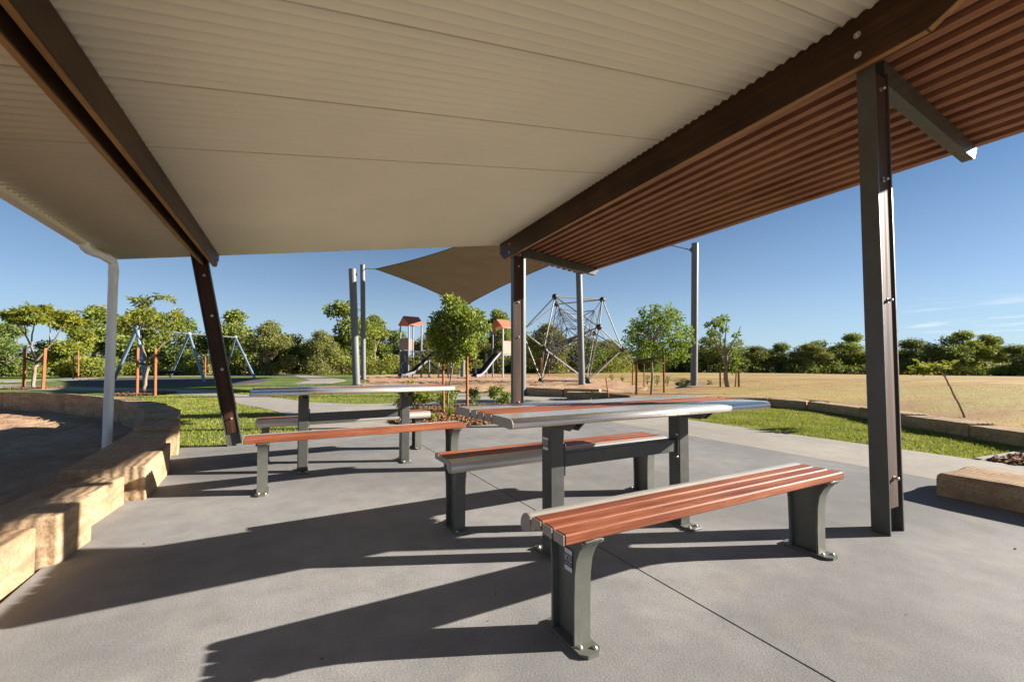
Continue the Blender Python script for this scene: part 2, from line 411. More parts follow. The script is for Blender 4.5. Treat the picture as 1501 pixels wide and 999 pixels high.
def grid_axis(lo, hi, f0, f1, fs, growth=1.22):
    a = list(np.arange(f0, f1+1e-6, fs)); s = fs; p = f1
    while p < hi: s *= growth; p += s; a.append(p)
    s = fs; p = f0
    while p > lo: s *= growth; p -= s; a.insert(0, p)
    return np.array(a)
gx = grid_axis(-2500, 2500, -14, 16, .2); gy = grid_axis(-600, 3500, -3, 24, .2)
GX, GY = np.meshgrid(gx, gy); GZ = terr(GX, GY)
nx, ny = len(gx), len(gy)
idx = np.arange(nx*ny).reshape(ny, nx)
q = np.stack([idx[:-1, :-1], idx[:-1, 1:], idx[1:, 1:], idx[1:, :-1]], -1).reshape(-1, 4)
g = mesh_np('ground', np.stack([GX, GY, GZ], -1).reshape(-1, 3), q, M['soil'], smooth=True); tag(g, kind='structure')

def sheet(name, poly, z1, z0, mats, kind='structure'):
    mb = MB(); mb.prism(poly, 'z', z0, z1); o = mb.build(name, mats)
    if kind: tag(o, kind=kind)
    return o
LAWN_R = [(3.392, .56), (4.72, .43), (5.22, 1.1), (5.75, 2.0), (6.55, 2.95), (7.15, 4.2), (6.95, 4.95), (6.15, 5.6), (5.35, 6.15), (4.45, 6.9), (4.3, 8.2), (3.392, 8.3)]
LAWN_L = [(-4.30, 5.362), (-2.745, 5.362), (-2.745, 6.25), (-1.52, 6.7), (-1.1, 8.6), (4.2, 8.6), (5.7, 9.4), (9, 14), (9, 46), (-40, 46), (-40, 25), (-18, 16.2), (-13.5, 15.2), (-11., 14.5), (-9.3, 13.6), (-8.0, 12.5), (-7.1, 11.4), (-6.1, 9.9), (-5.3, 8.3), (-4.8, 6.6)]
sheet('lawn_ground_right', LAWN_R, -.012, -.05, M['turf'])
sheet('lawn_ground_left', LAWN_L, -.012, -.05, M['turf'])
# shelter slab, cut by two saw joints, and the pale path beyond it
PATH_A = [(1.93, 5.40), (2.15, 6.0), (2.2, 8.35), (.6, 8.62), (-.75, 8.55), (-1.52, 6.55), (-1.35, 5.36), (-2.74, 5.36), (-2.76, 6.22), (-2.92, 7.2), (-3.11, 8.76), (-3.42, 9.98), (-4.06, 11.62), (-4.95, 15.46),
          (-6.29, 16.55), (-8.29, 19.75), (-10.81, 21.85), (-13.17, 24.13), (-19, 31), (-20, 34), (-15.08, 28.99), (-9.63, 22.9), (-8.6, 22.0), (-5.33, 18.7), (-4.43, 15.91), (-3.63, 14.4), (-3.01, 12.76), (-2.40, 11.30), (-1.5, 10.4), (-.51, 9.98), (.35, 9.98), (.95, 10.3), (1.6, 11.7), (2.2, 12.71), (3.55, 10.93), (4.3, 9.75), (4.5, 8.9), (4.3, 8.25), (3.38, 8.2), (3.38, 5.40)]
sheet('shelter_slab', [(-4.26, -6), (-1.625, -6), (-1.625, 5.35), (-4.26, 5.35)], 0, -.12, M['slab'])
sheet('shelter_slab', [(-1.615, -6), (1.925, -6), (1.925, 5.39), (-1.34, 5.39), (-1.34, 5.35), (-1.615, 5.35)], 0, -.12, M['slab'])
sheet('concrete_path', [(1.937, -6), (3.38, -6), (3.38, 5.388), (1.937, 5.388)], -.001, -.12, M['path'])
sheet('concrete_path', PATH_A, -.002, -.10, M['path'])
sheet('slab_joint', [(-1.64, -6), (1.96, -6), (1.96, 5.36), (-1.64, 5.36)], -.015, -.05, M['joint'])
sheet('path_edging', [(3.392, .50), (4.70, .36), (4.70, .42), (3.392, .56)], .012, -.05, M['path'])
sheet('mulch_ground', [(3.392, -3), (4.4, -3), (4.69, .35), (3.392, .49)], -.01, -.05, M['mulch_base'])
BED = [(-1.33, 5.40), (1.92, 5.40), (2.13, 6.0), (2.18, 8.33), (.6, 8.60), (-.73, 8.53), (-1.50, 6.55)]
sheet('garden_bed', BED, .012, -.05, M['mulch_base'])
BED2 = [(4.62, 7.12), (5.6, 6.4), (6.4, 5.85), (7.3, 5.05), (8.1, 5.5), (7.6, 6.6), (6.6, 7.25), (5.6, 8.1), (4.62, 8.7)]
rub = [(-12.3, 28.13), (-10.6, 24.9), (-7.6, 22.3), (-5.25, 22.4), (-4.0, 25), (-3.81, 28.59), (-4.01, 34.23), (-7.85, 36.3), (-12.97, 39.), (-14, 33.45)]
sheet('softfall', rub, .0, -.04, M['rubber'])
sheet('far_path', [(-22, 36), (-16.3, 32.5), (-14.0, 35), (-14.3, 40), (-4, 41), (3, 40), (3, 41.6), (-4, 42.6), (-15.5, 41.8), (-16.5, 36.5), (-22, 39)], -.002, -.04, M['path'])
sheet('side_path', [(-2.6, 23.1), (-1.07, 22.3), (.3, 26), (.43, 28), (-1.0, 40.2), (-2.2, 40.2), (-1.55, 27.4)], -.003, -.04, M['path'])

def sand_sheet(name, poly, z, amp, step, seed, fr=2.6, dip=0.0):
    xs = [p[0] for p in poly]; ys = [p[1] for p in poly]
    ax = np.arange(min(xs), max(xs)+step, step); ay = np.arange(min(ys), max(ys)+step, step)
    X, Y = np.meshgrid(ax, ay)
    Z = np.zeros(X.shape)
    for i in range(X.shape[0]):
        for j in range(X.shape[1]):
            p = Vector((X[i, j]*fr, Y[i, j]*fr, seed))
            a = mnoise.noise(p); b = mnoise.noise(p*2.3+Vector((9, 3, 1)))
            Z[i, j] = -abs(a)*1.3 + b*.7 + .35*mnoise.noise(p*.3)
    inside = inpoly(X, Y, poly)
    Zf = z + amp*Z - dip*np.clip((7.2-Y)/2.6, 0, 1)
    id_ = np.arange(X.size).reshape(X.shape)
    cell = inside[:-1, :-1] & inside[1:, :-1] & inside[:-1, 1:] & inside[1:, 1:]
    qq = np.stack([id_[:-1, :-1], id_[:-1, 1:], id_[1:, 1:], id_[1:, :-1]], -1)[cell]
    used = np.unique(qq); rm = np.full(X.size, -1); rm[used] = np.arange(len(used))
    V = np.stack([X, Y, Zf], -1).reshape(-1, 3)[used]
    o = mesh_np(name, V, rm[qq], M['sand'], smooth=True); tag(o, kind='structure'); return o
PIT = [(-4.40, -3), (-4.40, 4.4), (-4.45, 5.6), (-4.62, 6.6), (-5.0, 8.1), (-5.8, 9.6), (-6.75, 11.2), (-7.7, 12.4), (-9.1, 13.6), (-11., 14.55), (-13.5, 15.3), (-17, 15.7), (-17, -3)]
sand_sheet('sandpit_sand', PIT, .0, .05, .08, 3.1, 2.6, .15)
SANDP = [(-.2, 18.6), (.3, 21.5), (1.2, 24), (1.7, 34), (6, 38), (14, 35), (15, 26), (14, 18), (11.5, 13.2), (8.6, 10.6), (6.9, 8.9), (4.9, 8.9), (5.9, 9.6), (4.7, 9.95), (3.8, 11.5), (2.4, 13.6), (1.2, 16)]
sand_sheet('playground_sand', SANDP, .035, .07, .2, 8.3, 1.5)
sheet('playground_base', SANDP, -.03, -.055, M['sand'])

# ------------------------------------------------------------------ stone blocks
def stone(name, plan, z0, z1, seed, label, group, rnd=.014, cat='stone block', amp=.006):
    # plan: front0, front1, back1, back0 (x,y)
    bm = bmesh.new(); bmesh.ops.create_cube(bm, size=2)
    bmesh.ops.subdivide_edges(bm, edges=bm.edges[:], cuts=9, use_grid_fill=True)
    p = [Vector((a, b, 0)) for a, b in plan]
    L = (p[1]-p[0]).length; Wd = (p[3]-p[0]).length; H = z1-z0
    rr = random.Random(seed); off = Vector((rr.uniform(-50, 50), rr.uniform(-50, 50), rr.uniform(-50, 50)))
    tilt = rr.uniform(-.012, .012); tl2 = rr.uniform(-.01, .01)
    for v in bm.verts:
        c = v.co.copy()
        # push grid lines towards the edges, then round the arrises in metric units
        hb = Vector((L/2, Wd/2, H/2)); er = rnd*1.5
        def lv(k, h_):
            i = round((k+1)*5); inn = max(h_-er, h_*.5)
            if i in (0, 10): return math.copysign(h_, k)
            if i in (1, 9): return math.copysign(h_-er*.35, k)
            return (i-5)/3*inn
        q3 = Vector((lv(c.x, hb.x), lv(c.y, hb.y), lv(c.z, hb.z)))
        c = Vector((q3.x/hb.x, q3.y/hb.y, q3.z/hb.z))
        r_ = rnd*(1+.8*mnoise.noise(off+q3*2))
        core = Vector([max(-h_+r_, min(h_-r_, k)) for k, h_ in zip(q3, hb)])
        d = q3-core
        if d.length > 1e-6 and sum(1 for k in d if abs(k) > 1e-6) > 1: q3 = core + d.normalized()*r_
        n = off+q3*3.2
        disp = mnoise.noise(n)*amp + mnoise.noise(n*3.1)*amp*.5 + mnoise.noise(n*9)*amp*.22
        dirn = Vector((c.x**5*.8, c.y**5, c.z**5)); dirn = dirn.normalized() if dirn.length > 1e-5 else Vector((0, 0, 1))
        q3 = q3 + dirn*disp
        u = q3.x/L+.5; t = q3.y/Wd+.5
        f_ = p[0]*(1-u)+p[1]*u; b_ = p[3]*(1-u)+p[2]*u
        w_ = f_*(1-t)+b_*t
        v.co = Vector((w_.x, w_.y, z0+H/2+q3.z+tilt*(u-.5)*2+tl2*(t-.5)*2))
    me = bpy.data.meshes.new(name); bm.normal_update(); bm.to_mesh(me); bm.free()
    for pl in me.polygons: pl.use_smooth = True
    me.materials.append(M['sandstone'])
    # origin at the block's base centre
    c = sum((Vector((a, b, 0)) for a, b in plan), Vector())/4; c.z = z0
    me.transform(Matrix.Translation(-c)); me.update()
    if me.polygons[0].normal.dot(me.polygons[0].center - Vector((0, 0, H/2))) < 0: me.flip_normals()
    o = link(name, me); o.location = c
    return tag(o, label, cat, group)
# left retaining wall: front line towards the slab, back line towards the sand pit
FRONT = [(-4.36, -1.1), (-4.36, -.1), (-4.31, .86), (-4.24, 1.83), (-4.20, 2.21), (-4.13, 2.97), (-4.15, 3.95), (-4.22, 4.85), (-4.30, 5.45), (-4.40, 6.2), (-4.75, 7.35), (-5.30, 8.55), (-6.0, 9.75), (-6.75, 10.75), (-7.6, 11.7), (-8.6, 12.6), (-9.8, 13.45), (-11.2, 14.2), (-13.0, 14.8), (-15., 15.1)]
BACK = [(-4.66, -1.1), (-4.66, -.1), (-4.66, .86), (-4.64, 1.83), (-4.63, 2.25), (-4.62, 3.05), (-4.60, 3.98), (-4.60, 4.8), (-4.66, 5.5), (-4.82, 6.3), (-5.15, 7.5), (-5.68, 8.75), (-6.35, 9.95), (-7.1, 11.0), (-7.95, 12.0), (-8.9, 12.92), (-10.05, 13.8), (-11.35, 14.6), (-13.1, 15.2), (-15., 15.5)]
for i in range(7, len(FRONT)):
    pass
TOPZ = [.22, .235, .215, .25, .205, .265, .28, .335, .36, .38, .385, .39, .39, .39, .39, .39, .39, .39, .39]
JOG = [.0, .02, -.03, .03, -.075, .035, -.04, .015, -.01, .0, 0, 0, 0, 0, 0, 0, 0, 0, 0]
LAB = ['sandstone block beside the camera at the near end of the left wall', 'long sandstone block at the bottom left edge, lit front face',
       'lit sandstone block at the near left, crossed by a post shadow', 'low lit sandstone block just before the narrow set-back block', 'narrow set-back sandstone block in the near left wall, rough broken end',
       'short lit sandstone block after the narrow set-back one', 'sandstone block of the left wall level with the near end of the rear bench', 'sandstone block of the left wall just before the grass corner',
       'sandstone block at the slab corner beside the leaning post', 'shaded flat-topped sandstone block beside the small grass patch', 'first sunlit-topped block where the left wall bends away behind the downpipe',
       'second block beyond the bend of the curved sandpit wall', 'block of the curved sandpit wall showing right of the downpipe', 'block of the curved sandpit wall just left of the downpipe', 'sandpit wall block with a dark chip low on its face',
       'sandpit wall block below the two-staked yellow sapling', 'sandpit wall block with a round rust stain', 'sandpit wall block near the left edge of the picture', 'farthest sandpit wall block at the left edge']
for i in range(len(FRONT)-1):
    j = JOG[i]; g_ = .006
    f0, f1 = Vector(FRONT[i]), Vector(FRONT[i+1]); b0, b1 = Vector(BACK[i]), Vector(BACK[i+1])
    if i > 0: f0 = Vector(FRONT[i]); 
    g_ = .02; d = (f1-f0).normalized()*g_; dd = (b1-b0).normalized()*g_
    nrm = Vector((1, 0)) if i < 9 else Vector((0, 0))
    stone('sandstone_block', [tuple(f0+d+nrm*j), tuple(f1-d+nrm*j), tuple(b1-dd), tuple(b0+dd)], -.35, TOPZ[i], 100+i, LAB[i], 'sandstone blocks of the left sandpit wall', .011, amp=.007)
RL = ['sandstone kerb block hidden low at the right picture edge', 'sandstone kerb block at the right edge beyond the mulch', 'sandstone kerb block right of the big steel post, darker broken face', 'long sandstone kerb block behind the big steel post', 'sandstone kerb block left of the big steel post along the lawn', 'sandstone kerb block at the outer bend of the lawn', 'short kerb block turning at the lawn corner', 'kerb block running back from the lawn corner', 'kerb block behind the right end of the table', 'kerb block beside the pale path behind the table']
for i in range(len(KERB)-1):
    a, b = Vector(KERB[i]), Vector(KERB[i+1]); d = (b-a).normalized(); n = Vector((d.y, -d.x))
    n2 = n
    stone('kerb_block', [tuple(a+d*.006), tuple(b-d*.006), tuple(b-d*.006+n2*.36), tuple(a+d*.006+n2*.36)], -.2, .19+.01*math.sin(i*2.1), 200+i, RL[i], 'sandstone kerb blocks round the right lawn', .016)
UP = [(4.0, 8.95), (4.55, 8.52), (5.42, 7.75), (6.4, 7.02), (7.4, 6.45), (8.0, 5.5)]
UL = ['upper kerb block where the sand meets the pale path', 'upper kerb block just left of the tree stakes', 'upper kerb block behind the staked right tree', 'upper kerb block right of the staked right tree', 'upper kerb block fading out into the dry field']
for i in range(5):
    a, b = Vector(UP[i]), Vector(UP[i+1]); d = (b-a).normalized(); n = Vector((-d.y, d.x))
    stone('kerb_block', [tuple(a+d*.008), tuple(b-d*.008), tuple(b-d*.008+n*.32), tuple(a+d*.008+n*.32)], -.2, .2, 240+i, UL[i], 'sandstone kerb blocks behind the table', .016)
stone('kerb_block', [(3.62, 11.0), (4.42, 9.75), (4.72, 9.95), (3.92, 11.2)], -.2, .25, 261, 'clean sawn block edging the sand under the climbing net, left one', 'sawn blocks under the climbing net', .02)
stone('kerb_block', [(4.44, 9.72), (5.2, 8.95), (5.48, 9.2), (4.74, 9.93)], -.2, .25, 262, 'clean sawn block edging the sand under the climbing net, right one', 'sawn blocks under the climbing net', .02)
stone('stone_block', [(1.22, -1.9), (1.34, .22), (1.98, .20), (1.98, -1.9)], -.1, .165, 270, 'low isolated sandstone block on the slab at the right edge', None, .035, amp=.012)

# ------------------------------------------------------------------ street furniture
def bench():
    t = thing('bench', '', 'bench')
    L = 1.82
    for k in range(3):
        y0 = k*.0735
        mb = MB(); mb.box(.006, L-.006, y0, y0+.062, .412, .45, .005); p = mb.build('seat_plank', M['plank'], t)
        for a, b in ((-.001, .0055), (L-.0055, L+.001)):
            mb = MB(); mb.box(a, b, y0+.001, y0+.061, .413, .449, .002); mb.build('end_cap', M['endcap'], p)
    prof = [(.2205, .446), (.232, .4515), (.248, .452), (.266, .447), (.281, .436), (.291, .420), (.295, .402), (.292, .386), (.283, .376), (.270, .374), (.2205, .392)]
    mb = MB(); mb.prism(prof, 'x', .004, L-.004, smooth=True); n = mb.build('bullnose_edge', M['alu'], t)
    for q0, q1 in ((-.001, .0035), (L-.0035, L+.001)):
        mb = MB(); mb.prism([(a*.985+.0038, b*.985+.0062) for a, b in prof], 'x', q0, q1); mb.build('end_cap', M['endcap'], n)
    for X in (.135, 1.735):
        # I-section casting, flanges follow a flared profile
        zf = [.012, .14, .26, .32, .36, .385, .405]
        yf = [.088, .088, .084, .074, .055, .034, .012]     # front flange
        yb = [.215, .215, .217, .222, .232, .246, .262]
        mb = MB()
        web = [(a, b) for a, b in zip(yf, zf)] + [(a, b) for a, b in zip(yb[::-1], zf[::-1])]
        mb.prism(web, 'x', X-.006, X+.006)
        for ys, sg in ((yf, -1), (yb, 1)):
            pr = [(a, b) for a, b in zip(ys, zf)] + [(a+sg*.012, b) for a, b in zip(ys[::-1], zf[::-1])]
            mb.prism(pr, 'x', X-.036, X+.036, smooth=True)
        mb.box(X-.04, X+.04, .008, .268, .398, .411, .003)
        mb.tube([(X-.048, .022, .398), (X+.048, .022, .398)], .011, 10); mb.tube([(X-.03, .05, .392), (X+.03, .05, .392)], .012, 10)
        lg = mb.build('leg', M['steel_pale'], t)
        mb = MB()
        y0, y1, c = .012, .272, .022
        mb.prism([(X-.046+c, y0), (X+.046-c, y0), (X+.046, y0+c), (X+.046, y1-c), (X+.046-c, y1), (X-.046+c, y1), (X-.046, y1-c), (X-.046, y0+c)], 'z', .0005, .014)
        mb.build('base_plate', M['steel_pale'], lg)
        for by in (.036, .062, .246):
            mb = MB(); bx = X+(.024 if by != .062 else -.022)
            mb.tube([(bx, by, .014), (bx, by, .0165)], .0105, 12); mb.sphere((bx, by, .0165), .0085, 10, .8); mb.build('bolt', M['bolt'], lg)
    return t
def sticker(parent, loc, w, h, face):
    # maker's plate: dark label, two pale bars, outlined word and a fine line; local u along the face, v up
    e = .0012
    def put(o):
        o.parent = parent; o.location = loc
        o.rotation_euler = (math.pi/2, 0, -math.pi/2)     # faces -X
    mb = MB(); mb.box(-w/2, w/2, -h/2, h/2, 0, e, .0002, mi=0)
    mb.box(-w/2+.002, w/2-.002, h*.26, h*.46, e, e+.0006, 0, mi=1); mb.box(-w/2+.002, w/2-.002, -h*.46, -h*.26, e, e+.0006, 0, mi=1)
    mb.box(-w/2+.004, w/2-.004, -h*.175, -h*.145, e, e+.0006, 0, mi=1)
    cu = bpy.data.curves.new('lettering', 'FONT'); cu.body = 'BOSS'; cu.align_x = 'CENTER'; cu.align_y = 'CENTER'; cu.size = h*.40; cu.extrude = .0004
    tmp = bpy.data.objects.new('lettering_source', cu); COL.objects.link(tmp)
    bpy.context.view_layer.update()
    me = bpy.data.meshes.new_from_object(tmp.evaluated_get(bpy.context.evaluated_depsgraph_get()))
    ws = [v.co.x for v in me.vertices]; k = (w*.86)/(max(ws)-min(ws))
    mb.add([(v.co.x*k, v.co.y+h*.055, v.co.z+e+.0006) for v in me.vertices], [tuple(p.vertices) for p in me.polygons], False, 1)
    bpy.data.objects.remove(tmp); bpy.data.curves.remove(cu); bpy.data.meshes.remove(me)
    put(mb.build('maker_label', [M['black'], M['white']], parent))
def table():
    t = thing('table', '', 'table')
    L = 1.84; Wt = .68; H = .79
    def nose(s):  # s=+1: panel on y0 side
        pts = [(.205, H-.040), (.205, H), (.034, H), (.020, H-.002), (.010, H-.006), (.003, H-.013), (0, H-.022), (.001, H-.034), (.005, H-.040), (.012, H-.044), (.03, H-.046)]
        return pts if s > 0 else [(Wt-a, b) for a, b in pts]
    for s in (1, -1):
        mb = MB(); mb.prism(nose(s), 'x', .004, L-.004, smooth=False); p = mb.build('edge_panel', M['alu_top'], t)
        for pl in p.data.polygons:
            pl.use_smooth = abs(pl.normal.x) < .5 and len(pl.vertices) == 4 and (pl.center.y < .032 or pl.center.y > Wt-.032)
        for a, b in ((-.001, .0035), (L-.0035, L+.001)):
            mb = MB(); mb.prism(nose(s), 'x', a, b); mb.build('end_cap', M['endcap'], p)
    w_ = (Wt-.41-.014*4)/3
    for k in range(3):
        y0 = .205+.014+k*(w_+.014)
        mb = MB(); mb.box(.006, L-.006, y0, y0+w_, H-.04, H-.001, .004); p = mb.build('table_plank', M['plank'], t)
        for a, b in ((-.001, .0055), (L-.0055, L+.001)):
            mb = MB(); mb.box(a, b, y0+.001, y0+w_-.001, H-.039, H-.002, .002); mb.build('end_cap', M['endcap'], p)
    yc = Wt/2
    for X in (.43, 1.40):
        mb = MB(); mb.box(X-.045, X+.045, yc-.045, yc+.045, .012, H-.075, .006)
        lg = mb.build('leg', M['steel'], t)
        mb = MB(); mb.box(X-.05, X+.05, yc-.13, yc+.13, .0005, .014, .004); mb.build('base_plate', M['steel_pale'], lg)
        for sy in (-1, 1):
            for sx in (-1, 1):
                mb = MB(); c = (X+sx*.03, yc+sy*.1, .014); mb.tube([c, (c[0], c[1], .019)], .012, 10); mb.sphere((c[0], c[1], .019), .009, 8, .8); mb.build('bolt', M['bolt'], lg)
        mb = MB(); pr = [(.085, H-.047), (.15, H-.10), (Wt-.15, H-.10), (Wt-.085, H-.047)]
        mb.prism(pr, 'x', X-.03, X-.02); mb.prism(pr, 'x', X+.02, X+.03); mb.box(X-.019, X+.019, .12, Wt-.12, H-.062, H-.05, .002)
        mb.build('support_arm', M['steel'], t)
    mb = MB(); mb.box(.4755, 1.3545, yc-.03, yc+.03, .470, .548, .004); rl = mb.build('rail', M['steel'], t)
    for a, b in ((1.345, 1.3542), (.476, .485)):
        mb = MB(); mb.box(a, b, yc-.042, yc-.0305, .425, .595, .003); mb.build('joint_plate', M['steel'], rl)
    for z in (.44, .58):
        mb = MB(); mb.sphere((1.343, yc-.036, z), .008, 8); mb.build('bolt', M['bolt'], rl)
    return t
D2 = Vector((-1.10, 2.64, 0))
b1 = bench(); b1.location = (-2.37, -.02, 0); tag(b1, 'nearest bench, with its full plank seat and labelled left leg facing us', group='benches beside the picnic tables')
b2 = copy_tree(b1); b2.location = (-.50, 1.50, 0); b2.rotation_euler.z = math.pi; tag(b2, 'bench on the far side of the near table, rounded metal edge towards us')
b3 = copy_tree(b1); b3.location = (-3.46, 2.64, 0); tag(b3, 'bench in front of the farther table, its orange plank edge reaching the leaning post')
b4 = copy_tree(b2); b4.location = (-1.60, 4.14, 0); tag(b4, 'farthest bench, behind the farther table next to the grass')
t1 = table(); t1.location = (-2.34, .395, 0); tag(t1, 'near picnic table with shiny metal edges and a labelled leg', group='picnic tables under the shelter')
t2 = copy_tree(t1); t2.location = Vector((-2.34, .395, 0)) + D2; tag(t2, 'farther picnic table near the grass, seen edge-on')
leg0 = [c for c in b1.children if c.name.startswith('leg')][0]
sticker(leg0, (.135-.0075, .150, .285), .052, .088, 'x')
leg1 = [c for c in t1.children if c.name.startswith('leg')][0]
sticker(leg1, (.43-.0462, .34, .60), .056, .072, 'x')

# ------------------------------------------------------------------ the shelter
sh = thing('picnic_shelter', 'open picnic shelter with cream corrugated roof, dark timber beams and slatted pergola side', 'shelter')
SK = .026
def roofz(x, y): return 3.215 - .029*y + .163*(x-SK*y*.5)
# corrugated sheets: one mesh, pitch 76 mm, a lap step every ten corrugations
y0, y1 = -2.15, 5.45
ny_ = int((y1-y0)/.0076); rows = []
V = []; Fc = []
xs = [-5.10, -3.3, -1.6, 0.02, .06]
prev = None; k = 0
lap = .86-.762*6
for i in range(ny_+1):
    y = y0 + (y1-y0)*i/ny_
    ph = (y-lap) % .762
    a = .0115*math.cos(2*math.pi*(y-lap)/.0762)
    seam = 0.0
    for x in xs: V.append((x+SK*y, y, roofz(x+SK*y, y)+.012+a-seam))
nx_ = len(xs)
Fc = [(i*nx_+j, (i+1)*nx_+j, (i+1)*nx_+j+1, i*nx_+j+1) for i in range(ny_) for j in range(nx_-1)]
n0 = len(V)
V2 = V + [(x, y, z+.0025) for x, y, z in V]
F2 = [f for f in Fc] + [tuple(n0+k for k in f[::-1]) for f in Fc]
for i in range(ny_):
    for j in (0, nx_-1):
        a, b = i*nx_+j, (i+1)*nx_+j
        F2.append((a, n0+a, n0+b, b) if j == 0 else (a, b, n0+b, n0+a))
for i in (0, ny_):
    for j in range(nx_-1):
        a, b = i*nx_+j, i*nx_+j+1
        F2.append((a, b, n0+b, n0+a) if i == 0 else (b, a, n0+a, n0+b))
mesh_np('roof_sheet', V2, [f for f in F2], M['roof'], sh, smooth=True)
for k in range(9):
    y = lap+.762*k+.0381
    if not y0 < y < y1-.1: continue
    mb = MB(); z_ = lambda x: roofz(x+SK*y, y)+.012-.0115
    vs = []
    for x in (-5.08, .15):
        for dy, dz in ((0, -.004), (.007, -.004), (.007, .006), (0, .006)): vs.append((x+SK*y, y+dy, z_(x)+dz))
    mb.add(vs, [(0, 1, 2, 3), (7, 6, 5, 4), (0, 4, 5, 1), (1, 5, 6, 2), (2, 6, 7, 3), (3, 7, 4, 0)])
    mb.build('sheet_lap', M['roof_lap'], sh)
# roof edge trim on the far end
mb = MB(); 
mb.prism([(-4.95, roofz(-4.95, 5.452)+.026), (.19, roofz(.19, 5.452)+.026), (.19, roofz(.19, 5.452)+.032), (-4.95, roofz(-4.95, 5.452)+.032)], 'y', 5.40, 5.47)
mb.build('roof_capping', M['roof'], sh)
# double beams with sloped ends
def beam(x0f, sl, zt, zb, slope_t, slope_b, ya, yb, planks, name='beam', cl_=.34):
    # x0f: left face of first plank at y=0; sl: dx/dy; planks: list of (dx0,dx1)
    root = None
    for (a, b) in planks:
        def P(x, y, z): return (x0f + x + sl*y, y, z)
        yl = [ya, ya+.10, yb-.14, yb]
        top = lambda y: zt+slope_t*y
        bot = lambda y: zb+slope_b*y
        prof = [(ya, top(ya)), (ya, top(ya)-.07), (ya+cl_, bot(ya+cl_)), (yb-.16, bot(yb-.16)), (yb, bot(yb)+.13), (yb, top(yb))]
        mb = MB(); n = len(prof)
        vs = [P(a, y, z) for y, z in prof] + [P(b, y, z) for y, z in prof]
        fs = [tuple(range(n))[::-1], tuple(range(n, 2*n))]
        fs += [(i, (i+1) % n, n+(i+1) % n, n+i) for i in range(n)]
        mb.add(vs, fs[:2]); mb.add(vs, [fs[2+i] for i in range(n)], mi=0)
        # underside faces take the paler copy, light from below painted into the colour
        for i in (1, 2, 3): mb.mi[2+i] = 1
        bmo = mb.build('plank' if root else name, [M['beam'], M['beam_lit']], root or sh)
        bm_ = bmesh.new(); bm_.from_mesh(bmo.data); bmesh.ops.remove_doubles(bm_, verts=bm_.verts[:], dist=1e-5)
        bmesh.ops.recalc_face_normals(bm_, faces=bm_.faces[:])
        bmesh.ops.bevel(bm_, geom=bm_.edges[:], offset=.006, segments=1, affect='EDGES'); bm_.to_mesh(bmo.data); bm_.free()
        root = root or bmo
    return root
br = beam(-.06, SK, 3.224, 2.890, -.0285, -.023, -.80, 5.36, [(0, .058)], cl_=.53)
bl = beam(-4.125, .036, 2.545, 2.335, -.022, -.020, -1.9, 5.42, [(-.045, 0), (-.16, -.115)])
def bolt(p, ax, r=.013, parent=None):
    mb = MB(); p = Vector(p); ax = Vector(ax).normalized()
    mb.tube([p, p+ax*.003], r*1.6, 12); mb.tube([p+ax*.003, p+ax*.012], r, 6, smooth=False); mb.sphere(p+ax*.012, r*.7, 8)
    return mb.build('bolt', M['bolt'], parent)
for (y, z) in ((.06, 3.09), (.06, 2.96), (4.98, 2.98), (4.98, 2.84)): bolt((-.06+SK*y, y, z), (-1, 0, 0), .013, br)
for (y, z) in ((5.3, 2.37), (5.2, 2.28)): bolt((-4.125+.036*y, y, z), (1, 0, 0), .012, bl)

def hpost(loc, height, lean, woodmat, bolts, D=.185, Wd=.096, tip=None):
    # steel section: flanges face -X / +X, timber let in between them
    t = bpy.data.objects.new('post', None); COL.objects.link(t); t.parent = sh; t.location = loc; t.rotation_euler = (0, lean, 0)
    e, w0, w1 = .012, Wd/2-.004, Wd/2+.004
    mb = MB(); mb.prism([(0, 0), (e, 0), (e, w0), (D-e, w0), (D-e, 0), (D, 0), (D, Wd), (D-e, Wd), (D-e, w1), (e, w1), (e, Wd), (0, Wd)], 'z', 0, height)
    mb.build('steel_section', M['steel'], t)
    mb = MB(); mb.box(.024, D-.0145, .012, Wd/2-.0045, .15, height-.03, .003); mb.build('timber_infill', woodmat, t)
    for z in bolts:
        mb = MB(); p = Vector((.098, .012, z)); mb.tube([p, p+Vector((0, -.004, 0))], .016, 12); mb.tube([p+Vector((0, -.004, 0)), p+Vector((0, -.020, 0))], .010, 10); mb.sphere(p+Vector((0, -.020, 0)), .010, 8)
        mb.build('bolt', M['bolt'], t)
    return t
hpost((0, 0, 0), 2.885, 0, M['post_wood'], (.33, 1.42, 2.18, 2.76))
hpost((.12, 4.93, 0), 2.80, 0, M['post_wood'], (.4, 1.45, 2.02, 2.62))
lean = -R(10.3)
hpost((-3.77, 5.17, 0), 2.40, lean, M['post_wood_dark'], (.33, .95, 1.62, 2.12), .165)
